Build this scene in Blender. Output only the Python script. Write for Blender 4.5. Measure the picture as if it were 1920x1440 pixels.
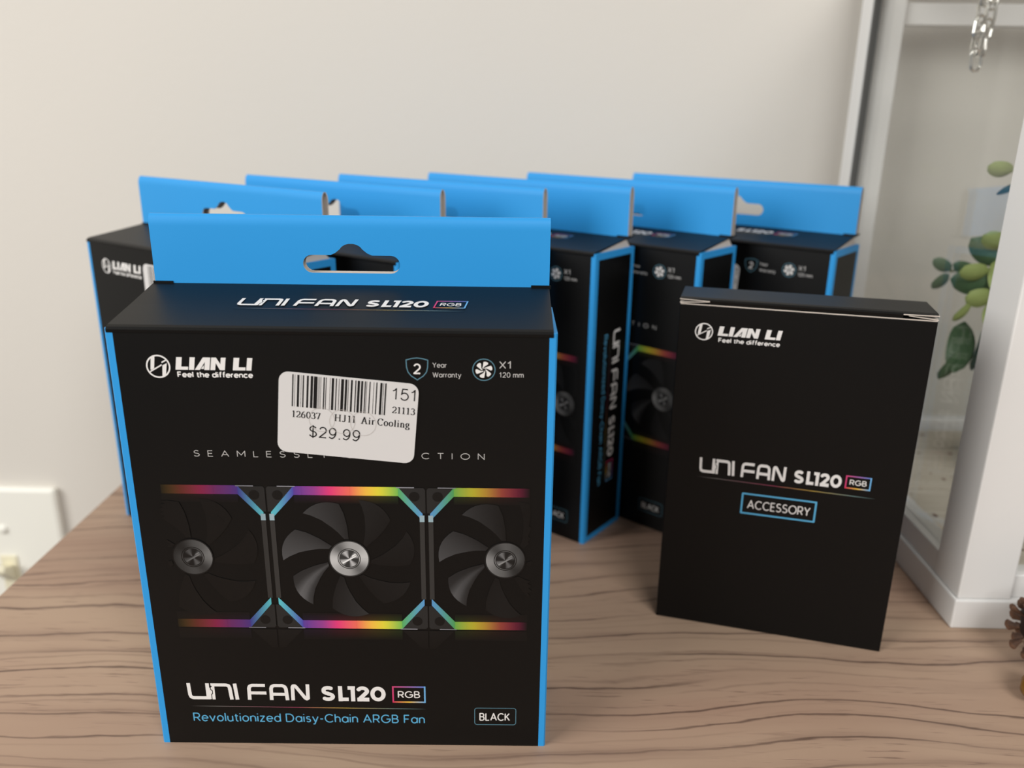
import bpy, bmesh, math, random
from mathutils import Vector, Matrix

random.seed(7)
for o in list(bpy.data.objects): bpy.data.objects.remove(o, do_unlink=True)
scene = bpy.context.scene
COL = scene.collection
R = math.radians

# ------------------------------------------------------------------ camera
FPX, CAM_H, PITCH, ROLL, YAW = 1556.15, 0.22175, R(18.223), R(-0.792), R(-0.865)
cam_d = bpy.data.cameras.new('camera'); cam = bpy.data.objects.new('camera', cam_d); COL.objects.link(cam)
cam_d.sensor_width = 36; cam_d.lens = FPX * 36 / 1920; cam_d.clip_start = 0.01; cam_d.clip_end = 20
x0 = Vector((math.cos(YAW), -math.sin(YAW), 0)); y0 = Vector((math.sin(YAW), math.cos(YAW), 0)); z0 = Vector((0, 0, 1))
fw = y0 * math.cos(PITCH) - z0 * math.sin(PITCH); up = y0 * math.sin(PITCH) + z0 * math.cos(PITCH)
rv = x0 * math.cos(ROLL) - up * math.sin(ROLL); uv = x0 * math.sin(ROLL) + up * math.cos(ROLL)
m = Matrix((rv, uv, -fw)).transposed().to_4x4(); m.translation = (0, 0, CAM_H); cam.matrix_world = m
scene.camera = cam
cam_d.dof.use_dof = True; cam_d.dof.focus_distance = 0.287; cam_d.dof.aperture_fstop = 8.5

# ------------------------------------------------------------------ world, daylight, exposure
w = bpy.data.worlds.new('room_ambience'); scene.world = w; w.use_nodes = True
bg = w.node_tree.nodes['Background']; bg.inputs[0].default_value = (1.0, 0.95, 0.88, 1); bg.inputs[1].default_value = 0.13

def area(name, loc, target, sx, sy, power, col):
    l = bpy.data.lights.new(name, 'AREA'); l.shape = 'RECTANGLE'; l.size = sx; l.size_y = sy; l.energy = power; l.color = col
    o = bpy.data.objects.new(name, l); COL.objects.link(o); o.location = loc
    o.rotation_euler = (Vector(target) - Vector(loc)).to_track_quat('-Z', 'Y').to_euler(); return o
area('window_daylight', (-1.35, -0.55, 0.85), (0.0, 0.45, 0.1), 1.0, 1.0, 22, (1.0, 0.985, 0.95))
area('room_daylight', (0.62, -1.30, 1.45), (0.1, 0.4, 0.1), 1.0, 1.0, 24, (1.0, 0.985, 0.965))

vs = scene.view_settings
vs.view_transform = 'Standard'; vs.look = 'None'; vs.exposure = 0.20; vs.gamma = 1.0; vs.use_curve_mapping = False

# ------------------------------------------------------------------ helpers
def lin(c):
    return tuple(((v / 255) / 12.92 if v / 255 <= 0.04045 else ((v / 255 + 0.055) / 1.055) ** 2.4) for v in c)

def mat(name, rgb, rough=0.5, spec=0.5, metal=0.0, srgb=True):
    m = bpy.data.materials.new(name); m.use_nodes = True
    b = m.node_tree.nodes['Principled BSDF']
    c = lin(rgb) if srgb else rgb
    b.inputs['Base Color'].default_value = (*c, 1); b.inputs['Roughness'].default_value = rough
    b.inputs['Specular IOR Level'].default_value = spec; b.inputs['Metallic'].default_value = metal
    return m

def N(m, t, **kw):
    n = m.node_tree.nodes.new(t)
    for k, v in kw.items():
        if hasattr(n, k): setattr(n, k, v)
        else: n.inputs[k].default_value = v
    return n
def L(m, a, b): m.node_tree.links.new(a, b)

def add_bump(m, scale, strength, dist=0.0005, detail=4):
    b = m.node_tree.nodes['Principled BSDF']
    tc = N(m, 'ShaderNodeTexCoord'); nz = N(m, 'ShaderNodeTexNoise'); nz.inputs['Scale'].default_value = scale; nz.inputs['Detail'].default_value = detail
    bp = N(m, 'ShaderNodeBump'); bp.inputs['Strength'].default_value = strength; bp.inputs['Distance'].default_value = dist
    L(m, tc.outputs['Object'], nz.inputs['Vector']); L(m, nz.outputs['Fac'], bp.inputs['Height']); L(m, bp.outputs['Normal'], b.inputs['Normal'])
    return nz

def col_var(m, c1, c2, scale, stretch=(1, 1, 1), detail=3):
    b = m.node_tree.nodes['Principled BSDF']
    tc = N(m, 'ShaderNodeTexCoord'); mp = N(m, 'ShaderNodeMapping'); mp.inputs['Scale'].default_value = stretch
    nz = N(m, 'ShaderNodeTexNoise'); nz.inputs['Scale'].default_value = scale; nz.inputs['Detail'].default_value = detail
    r = N(m, 'ShaderNodeValToRGB'); r.color_ramp.elements[0].color = (*lin(c1), 1); r.color_ramp.elements[1].color = (*lin(c2), 1)
    r.color_ramp.elements[0].position = 0.3; r.color_ramp.elements[1].position = 0.7
    L(m, tc.outputs['Object'], mp.inputs['Vector']); L(m, mp.outputs['Vector'], nz.inputs['Vector']); L(m, nz.outputs['Fac'], r.inputs['Fac']); L(m, r.outputs['Color'], b.inputs['Base Color'])

class MB:
    def __init__(s): s.v = []; s.f = []; s.m = []; s.c = []
    def poly(s, pts, mi=0, cols=None):
        n = len(s.v); s.v += [tuple(p) for p in pts]; s.f.append(list(range(n, n + len(pts)))); s.m.append(mi)
        s.c.append(cols if cols else [(1, 1, 1)] * len(pts))
    def box(s, a, b, mi=0):
        (x1, y1, z1), (x2, y2, z2) = a, b
        p = [(x1, y1, z1), (x2, y1, z1), (x2, y2, z1), (x1, y2, z1), (x1, y1, z2), (x2, y1, z2), (x2, y2, z2), (x1, y2, z2)]
        for q in ((0, 3, 2, 1), (4, 5, 6, 7), (0, 1, 5, 4), (1, 2, 6, 5), (2, 3, 7, 6), (3, 0, 4, 7)): s.poly([p[i] for i in q], mi)
    def extrude_x(s, prof, xa, xb, mi=0):   # closed profile of (y, z)
        n = len(prof)
        for i in range(n):
            a, b = prof[i], prof[(i + 1) % n]
            s.poly([(xa, *a), (xa, *b), (xb, *b), (xb, *a)], mi)
        s.poly([(xa, *p) for p in prof], mi); s.poly([(xb, *p) for p in reversed(prof)], mi)
    def mesh(s, name, mats, color=False):
        me = bpy.data.meshes.new(name); me.from_pydata(s.v, [], s.f)
        for mt in mats: me.materials.append(mt)
        for p, i in zip(me.polygons, s.m): p.material_index = i
        if color:
            at = me.color_attributes.new('print', 'FLOAT_COLOR', 'CORNER'); k = 0
            for cl in s.c:
                for c in cl: at.data[k].color = (*c, 1); k += 1
        me.update(); return me
    def build(s, name, mats, parent=None, color=False, weld=False, smooth=False, bevel=0):
        me = s.mesh(name, mats, color)
        if weld or bevel:
            bm = bmesh.new(); bm.from_mesh(me); bmesh.ops.remove_doubles(bm, verts=bm.verts, dist=1e-6)
            bmesh.ops.recalc_face_normals(bm, faces=bm.faces)
            if bevel: bmesh.ops.bevel(bm, geom=bm.edges[:], offset=bevel, segments=2, affect='EDGES', profile=0.5)
            bm.to_mesh(me); bm.free()
        if smooth:
            for p in me.polygons: p.use_smooth = True
        return link(name, me, parent)

def link(name, me, parent=None):
    o = bpy.data.objects.new(name, me); COL.objects.link(o)
    if parent: o.parent = parent
    return o
def empty(name, loc=(0, 0, 0), rz=0):
    o = bpy.data.objects.new(name, None); COL.objects.link(o); o.location = loc; o.rotation_euler = (0, 0, rz); o.empty_display_size = 0.02; return o
def tag(o, label=None, cat=None, group=None, kind=None):
    for k, v in (('label', label), ('category', cat), ('group', group), ('kind', kind)):
        if v: o[k] = v
    return o
def copy_tree(o, parent=None):
    c = o.copy(); COL.objects.link(c); c.parent = parent
    for ch in o.children: copy_tree(ch, c)
    return c
def tube(mb, pts, r, n=8, mi=0, closed=False):
    pts = [Vector(p) for p in pts]; rings = []; k = len(pts)
    for i, p in enumerate(pts):
        a = pts[(i - 1) % k] if (closed or i > 0) else p; b = pts[(i + 1) % k] if (closed or i < k - 1) else p
        d = (b - a).normalized(); s = d.cross(Vector((0.31, 0.2, 0.93)))
        if s.length < 1e-4: s = d.cross(Vector((1, 0, 0)))
        s.normalize(); t = d.cross(s); rr = r[i] if isinstance(r, (list, tuple)) else r
        rings.append([p + (s * math.cos(2 * math.pi * j / n) + t * math.sin(2 * math.pi * j / n)) * rr for j in range(n)])
    for i in range(k if closed else k - 1):
        A, B = rings[i], rings[(i + 1) % k]
        for j in range(n): mb.poly([A[j], A[(j + 1) % n], B[(j + 1) % n], B[j]], mi)
    if not closed: mb.poly(rings[0][::-1], mi); mb.poly(rings[-1], mi)
def lathe(mb, prof, n=24, mi=0, c=(0, 0, 0)):
    for i in range(len(prof) - 1):
        (r1, z1), (r2, z2) = prof[i], prof[i + 1]
        for j in range(n):
            a, b = 2 * math.pi * j / n, 2 * math.pi * (j + 1) / n
            q = [(r1 * math.cos(a), r1 * math.sin(a), z1), (r1 * math.cos(b), r1 * math.sin(b), z1), (r2 * math.cos(b), r2 * math.sin(b), z2), (r2 * math.cos(a), r2 * math.sin(a), z2)]
            q = [(x + c[0], y + c[1], z + c[2]) for x, y, z in q]
            if r1 < 1e-7: q = [q[0], q[2], q[3]]
            elif r2 < 1e-7: q = q[:3]
            mb.poly(q, mi)

# ------------------------------------------------------------------ materials
M = {}
M['black'] = mat('black_coated_card', (6, 6, 6), 0.46, 0.27); add_bump(M['black'], 900, 0.06, 0.0002)
M['blue'] = mat('blue_coated_card', (46, 153, 224), 0.5, 0.3); add_bump(M['blue'], 700, 0.08, 0.0002)
M['raw'] = mat('raw_grey_cardboard', (206, 196, 186), 0.9, 0.1); add_bump(M['raw'], 2500, 0.3, 0.0002)
M['white_ink'] = mat('white_ink', (230, 228, 226), 0.6, 0.2)
M['grey_ink'] = mat('grey_ink', (190, 188, 186), 0.6, 0.2)
M['teal_ink'] = mat('pale_teal_ink', (86, 126, 142), 0.6, 0.2)
M['blue_ink'] = mat('light_blue_ink', (92, 172, 214), 0.6, 0.2)
M['paper'] = mat('white_sticker_paper', (212, 210, 209), 0.7, 0.2); add_bump(M['paper'], 500, 0.1, 0.0002)
M['black_ink'] = mat('black_ink', (24, 22, 22), 0.7, 0.2)
M['slit'] = mat('paper_slit_grey', (188, 182, 178), 0.8, 0.1)
def print_mat():
    m = bpy.data.materials.new('printed_picture'); m.use_nodes = True; b = m.node_tree.nodes['Principled BSDF']
    a = m.node_tree.nodes.new('ShaderNodeVertexColor'); a.layer_name = 'print'
    L(m, a.outputs['Color'], b.inputs['Base Color']); b.inputs['Roughness'].default_value = 0.43; b.inputs['Specular IOR Level'].default_value = 0.32
    return m
M['print'] = print_mat()
M['white'] = mat('white_painted_frame', (230, 229, 227), 0.45, 0.4); add_bump(M['white'], 150, 0.12, 0.0004)
M['groove_shade'] = mat('dark_grey_groove_shade', (92, 92, 90), 0.6, 0.3)  # painted shade for the gap between pane and post
M['metal'] = mat('silver_chain_steel', (214, 212, 206), 0.22, 0.5, 1.0)
M['leaf_light'] = mat('pale_green_leaf', (176, 190, 112), 0.5, 0.4); col_var(M['leaf_light'], (122, 140, 78), (156, 168, 106), 60)
M['leaf_dark'] = mat('deep_green_leaf', (62, 88, 66), 0.5, 0.4); col_var(M['leaf_dark'], (48, 76, 60), (88, 112, 74), 60)
M['stem'] = mat('green_brown_stem', (96, 100, 62), 0.7, 0.2)
M['pot'] = mat('grey_pot_clay', (150, 148, 142), 0.8, 0.2); add_bump(M['pot'], 200, 0.3)
M['soil'] = mat('dark_soil', (58, 46, 38), 0.95, 0.1); add_bump(M['soil'], 400, 0.8, 0.002)
M['cone'] = mat('brown_cone_scale', (92, 62, 46), 0.6, 0.3); col_var(M['cone'], (46, 30, 24), (106, 76, 58), 140)
M['cone_core'] = mat('dark_cone_core', (40, 28, 24), 0.8, 0.2)
M['acorn'] = mat('amber_nut_shell', (116, 82, 28), 0.3, 0.5)
M['acorn_cap'] = mat('brown_nut_cap', (96, 68, 42), 0.85, 0.2); add_bump(M['acorn_cap'], 900, 0.8, 0.001)
M['plate'] = mat('white_switch_plastic', (246, 245, 236), 0.35, 0.5)
M['toggle'] = mat('cream_switch_plastic', (232, 226, 200), 0.35, 0.5)

def wall_mat():
    m = mat('painted_wall', (228, 222, 209), 0.85, 0.2)
    col_var(m, (218, 213, 205), (221, 216, 208), 2.5)
    add_bump(m, 260, 0.12, 0.0008, 3); return m
M['wall'] = wall_mat()

def wood_mat():
    m = bpy.data.materials.new('brown_wood_grain'); m.use_nodes = True; nt = m.node_tree; b = nt.nodes['Principled BSDF']
    tc = N(m, 'ShaderNodeTexCoord'); sep = N(m, 'ShaderNodeSeparateXYZ'); L(m, tc.outputs['Object'], sep.inputs[0])
    def math_(op, a, bb=None, c=None):
        n = N(m, 'ShaderNodeMath', operation=op)
        for i, q in enumerate((a, bb, c)):
            if q is None: continue
            if isinstance(q, (int, float)): n.inputs[i].default_value = q
            else: L(m, q, n.inputs[i])
        return n.outputs[0]
    def noise(sc, stretch, detail=2, rough=0.5, off=(0, 0, 0)):
        mp = N(m, 'ShaderNodeMapping'); mp.inputs['Scale'].default_value = stretch; mp.inputs['Location'].default_value = off
        nz = N(m, 'ShaderNodeTexNoise'); nz.inputs['Scale'].default_value = sc; nz.inputs['Detail'].default_value = detail; nz.inputs['Roughness'].default_value = rough
        L(m, tc.outputs['Object'], mp.inputs['Vector']); L(m, mp.outputs['Vector'], nz.inputs['Vector']); return nz.outputs['Fac']
    big = noise(4.5, (1, 2.2, 1), 1.5, 0.4, (3.1, 0.4, 0)); fine = noise(60, (0.5, 2.2, 1), 3, 0.55)
    yy = math_('ADD', sep.outputs[1], math_('ADD', math_('MULTIPLY', math_('SUBTRACT', big, 0.5), 0.075), math_('MULTIPLY', math_('SUBTRACT', fine, 0.5), 0.0042)))
    def lines(scale, width, off):
        v = N(m, 'ShaderNodeTexVoronoi', voronoi_dimensions='1D', feature='DISTANCE_TO_EDGE'); v.inputs['Scale'].default_value = scale
        L(m, math_('ADD', yy, off), v.inputs['W'])
        mr = N(m, 'ShaderNodeMapRange', interpolation_type='SMOOTHSTEP'); L(m, v.outputs['Distance'], mr.inputs['Value'])
        mr.inputs['From Min'].default_value = 0; mr.inputs['From Max'].default_value = width; mr.inputs['To Min'].default_value = 1; mr.inputs['To Max'].default_value = 0
        return mr.outputs[0]
    def gate(sc, stretch, lo, hi, off):
        n = noise(sc, stretch, 2, 0.5, off); mr = N(m, 'ShaderNodeMapRange', interpolation_type='SMOOTHSTEP'); L(m, n, mr.inputs['Value'])
        mr.inputs['From Min'].default_value = lo; mr.inputs['From Max'].default_value = hi; return mr.outputs[0]
    l1 = math_('MULTIPLY', lines(75, 0.075, 0.0), gate(9, (0.6, 5, 1), 0.30, 0.62, (1, 2, 0)))
    halo = math_('MULTIPLY', lines(75, 0.42, 0.0), gate(14, (0.5, 4, 1), 0.44, 0.72, (5, 1, 0)))
    l2 = math_('MULTIPLY', lines(170, 0.16, 0.37), gate(11, (0.5, 6, 1), 0.38, 0.70, (2, 7, 0)))
    pores = N(m, 'ShaderNodeMapRange', interpolation_type='SMOOTHSTEP'); L(m, noise(420, (0.11, 1.5, 1), 2, 0.6), pores.inputs['Value'])
    pores.inputs['From Min'].default_value = 0.58; pores.inputs['From Max'].default_value = 0.72
    pg = math_('MULTIPLY', pores.outputs[0], math_('ADD', 0.12, gate(10, (0.5, 3.5, 1), 0.42, 0.66, (8, 3, 0))))
    tone = noise(7, (0.6, 3, 1), 3, 0.5, (4, 9, 0))
    r = N(m, 'ShaderNodeValToRGB'); e = r.color_ramp.elements
    e[0].position = 0.3; e[0].color = (*lin((166, 136, 117)), 1); e[1].position = 0.7; e[1].color = (*lin((186, 160, 137)), 1)
    L(m, tone, r.inputs['Fac'])
    def mixc(fac, c_from, c_to):
        mx = N(m, 'ShaderNodeMix', data_type='RGBA'); L(m, fac, mx.inputs[0]); L(m, c_from, mx.inputs[6]); mx.inputs[7].default_value = (*lin(c_to), 1); return mx.outputs[2]
    c = mixc(math_('MULTIPLY', halo, 0.45), r.outputs['Color'], (132, 106, 92))
    c = mixc(math_('MULTIPLY', l2, 0.40), c, (112, 88, 76)); c = mixc(math_('MULTIPLY', pg, 0.55), c, (112, 88, 77)); c = mixc(math_('MULTIPLY', l1, 0.8), c, (82, 62, 54))
    L(m, c, b.inputs['Base Color']); b.inputs['Roughness'].default_value = 0.5; b.inputs['Specular IOR Level'].default_value = 0.3
    bp = N(m, 'ShaderNodeBump'); bp.inputs['Strength'].default_value = 0.25; bp.inputs['Distance'].default_value = 0.0004
    L(m, math_('SUBTRACT', 1.0, math_('ADD', l1, pg)), bp.inputs['Height']); L(m, bp.outputs['Normal'], b.inputs['Normal'])
    return m
M['wood'] = wood_mat()

def plank_mat():
    m = mat('whitewashed_plank', (196, 188, 174), 0.8, 0.2)
    b = m.node_tree.nodes['Principled BSDF']; tc = N(m, 'ShaderNodeTexCoord')
    mp = N(m, 'ShaderNodeMapping'); mp.inputs['Scale'].default_value = (0.25, 2, 1); nz = N(m, 'ShaderNodeTexNoise'); nz.inputs['Scale'].default_value = 90
    r = N(m, 'ShaderNodeValToRGB'); r.color_ramp.elements[0].color = (*lin((176, 166, 150)), 1); r.color_ramp.elements[1].color = (*lin((214, 207, 194)), 1)
    sp = N(m, 'ShaderNodeTexNoise'); sp.inputs['Scale'].default_value = 190; sp.inputs['Detail'].default_value = 1
    mr = N(m, 'ShaderNodeMapRange'); mr.inputs['From Min'].default_value = 0.69; mr.inputs['From Max'].default_value = 0.73
    mx = N(m, 'ShaderNodeMix', data_type='RGBA'); mx.inputs[7].default_value = (*lin((110, 82, 64)), 1)
    L(m, tc.outputs['Object'], mp.inputs['Vector']); L(m, mp.outputs['Vector'], nz.inputs['Vector']); L(m, nz.outputs['Fac'], r.inputs['Fac'])
    L(m, tc.outputs['Object'], sp.inputs['Vector']); L(m, sp.outputs['Fac'], mr.inputs['Value']); L(m, mr.outputs[0], mx.inputs[0]); L(m, r.outputs['Color'], mx.inputs[6]); L(m, mx.outputs[2], b.inputs['Base Color'])
    return m
M['plank'] = plank_mat()

def glass_mat():
    m = bpy.data.materials.new('clear_pane_glass'); m.use_nodes = True; nt = m.node_tree; nt.nodes.remove(nt.nodes['Principled BSDF'])
    out = nt.nodes['Material Output']; tr = N(m, 'ShaderNodeBsdfTransparent'); tr.inputs[0].default_value = (0.992, 0.996, 0.992, 1)
    gl = N(m, 'ShaderNodeBsdfGlossy'); gl.inputs['Roughness'].default_value = 0.015
    fr = N(m, 'ShaderNodeFresnel'); mx = N(m, 'ShaderNodeMixShader')
    # same index of refraction on either side of each thin sheet
    ge = N(m, 'ShaderNodeNewGeometry'); mr = N(m, 'ShaderNodeMapRange'); mr.inputs['To Min'].default_value = 1.5; mr.inputs['To Max'].default_value = 1 / 1.5
    L(m, ge.outputs['Backfacing'], mr.inputs['Value']); L(m, mr.outputs[0], fr.inputs[0])
    L(m, fr.outputs[0], mx.inputs[0]); L(m, tr.outputs[0], mx.inputs[1]); L(m, gl.outputs[0], mx.inputs[2]); L(m, mx.outputs[0], out.inputs['Surface'])
    return m
M['glass'] = glass_mat()

# ------------------------------------------------------------------ setting
WALL_Y = 0.56
mb = MB(); mb.box((-2.2, WALL_Y, -0.75), (2.2, WALL_Y + 0.1, 1.75)); tag(mb.build('wall_back', [M['wall']]), 'plain cream painted wall behind the boxes', kind='structure')
mf = mat('dull_floor', (120, 104, 90), 0.7, 0.3); col_var(mf, (110, 94, 80), (128, 112, 98), 6, (0.3, 3, 1))
mb = MB(); mb.box((-2.2, -2.4, -0.80), (2.2, WALL_Y, -0.75)); tag(mb.build('floor', [mf]), 'dull brown floor below the table', kind='structure')

desk = tag(empty('wooden_table', (0, 0, -0.75)), 'brown wood-grain table the boxes stand on', 'table')
mb = MB(); mb.box((-0.2472, -0.14, 0.72), (1.05, 0.553, 0.75)); mb.build('table_top', [M['wood']], desk, bevel=0.0008)
for lx in (-0.21, 1.01):
    for ly in (-0.10, 0.51):
        mb = MB(); mb.box((lx - 0.022, ly - 0.022, 0), (lx + 0.022, ly + 0.022, 0.72)); mb.build('leg', [M['wood']], desk, bevel=0.002)

# light switch on the wall, half out of the frame
S = 1.257
sw = tag(empty('light_switch', (-0.3912, WALL_Y, -0.1214)), 'white toggle light switch plate on the wall beside the table edge', 'light switch')
mb = MB(); hx, hz = 0.035 * S, 0.05715 * S
mb.box((-hx, -0.006, -hz), (hx, 0, hz)); mb.build('cover_plate', [M['plate']], sw, bevel=0.0028, smooth=False)
for sz in (1, -1):
    mb = MB(); lathe(mb, [(0, 0.0026), (0.0024, 0.0022), (0.0036, 0.0008), (0.0038, 0)], 16); o = mb.build('screw', [M['plate']], sw, weld=True, smooth=True)
    o.rotation_euler = (R(90), 0, 0); o.location = (0, -0.0058, sz * 0.030 * S)
mb = MB(); mb.box((-0.0066, -0.0072, -0.0155), (0.0066, -0.0055, 0.0155)); fr_ = mb.build('toggle_frame', [M['toggle']], sw, bevel=0.0006)
mb = MB(); mb.extrude_x([(-0.0072, -0.006), (-0.0072, 0.008), (-0.019, 0.0125), (-0.0205, 0.0085)], -0.0042, 0.0042); mb.build('toggle', [M['toggle']], sw, bevel=0.0007)

# ------------------------------------------------------------------ print tools: flat ink shapes in mm on a face (u right, v up)
class Ink:
    """collects flat polygons in (u, v) mm, with a layer and a material index"""
    def __init__(s): s.p = []
    def poly(s, pts, mi=0, layer=1, cols=None): s.p.append((list(pts), mi, layer, cols))
    def rect(s, a, b, mi=0, layer=1): s.poly([(a[0], a[1]), (b[0], a[1]), (b[0], b[1]), (a[0], b[1])], mi, layer)
    def stroke(s, pts, wd, mi=0, layer=1, closed=False, thin=None, cols=None):
        k = len(pts)
        def wid(d):
            if thin is None: return wd / 2
            return (thin + (wd - thin) * abs(d[1]) ** 1.5) / 2
        segs = [(pts[i], pts[(i + 1) % k]) for i in range(k if closed else k - 1)]
        for i, (a, b) in enumerate(segs):
            d = Vector(b) - Vector(a); l = d.length
            if l < 1e-6: continue
            d /= l; n = Vector((-d[1], d[0])) * wid(d); a_, b_ = Vector(a), Vector(b)
            cc = None
            if cols: cc = [cols[i % len(cols)], cols[(i + 1) % len(cols)], cols[(i + 1) % len(cols)], cols[i % len(cols)]]
            s.poly([a_ + n, b_ + n, b_ - n, a_ - n][::-1], mi, layer, cc)
            if closed or i < len(segs) - 1:
                nx = segs[(i + 1) % len(segs)]; d2 = (Vector(nx[1]) - Vector(nx[0])).normalized(); r = min(wid(d), wid(d2))
                if d.dot(d2) < 0.9999:
                    q = [(b[0] + r * math.cos(2 * math.pi * j / 12), b[1] + r * math.sin(2 * math.pi * j / 12)) for j in range(12)]
                    s.poly(q, mi, layer, [cols[(i + 1) % len(cols)]] * 12 if cols else None)
    def ring(s, c, r, wd, mi=0, layer=1, n=40):
        for j in range(n):
            a, b = 2 * math.pi * j / n, 2 * math.pi * (j + 1) / n
            s.poly([(c[0] + q * math.cos(t), c[1] + q * math.sin(t)) for q, t in ((r - wd / 2, a), (r + wd / 2, a), (r + wd / 2, b), (r - wd / 2, b))], mi, layer)
    def text(s, body, x0, x1, base, cap, mi=0, layer=1, wt=0.12, track=0.0):
        """single-weight geometric sans drawn with strokes; cap height 1"""
        pen, runs = 0.0, []
        for ch in body:
            if ch == ' ': pen += 0.42 + track; continue
            st, ad = sans_glyph(ch); runs.append((pen, st)); pen += ad + 0.25 + track
        xs = [p[0] + q[0] for p in runs for t in p[1] for q in t]; mn, mx = min(xs), max(xs); k = (x1 - x0 - wt * cap) / (mx - mn)
        for px, st in runs:
            for t in st: s.stroke([(x0 + wt * cap / 2 + (px + q[0] - mn) * k, base + cap * (wt / 2 + q[1] * (1 - wt))) for q in t], wt * cap, mi, layer)
    def add(s, other, f):
        for pts, mi, layer, cols in other.p: s.poly([f(p) for p in pts], mi, layer, cols)
    def build(s, name, mats, xf, parent, color=False):
        mb = MB()
        for k, (pts, mi, layer, cols) in enumerate(s.p): mb.poly([xf(p[0] / 1000, p[1] / 1000, layer * 4.5e-5 + (k % 64) * 5e-7) for p in pts], mi, cols)
        return mb.build(name, mats, parent, color=color)

def arc(cx, cy, rx, ry, a0, a1, n=14):
    return [(cx + rx * math.cos(R(a0 + (a1 - a0) * i / n)), cy + ry * math.sin(R(a0 + (a1 - a0) * i / n))) for i in range(n + 1)]

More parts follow.
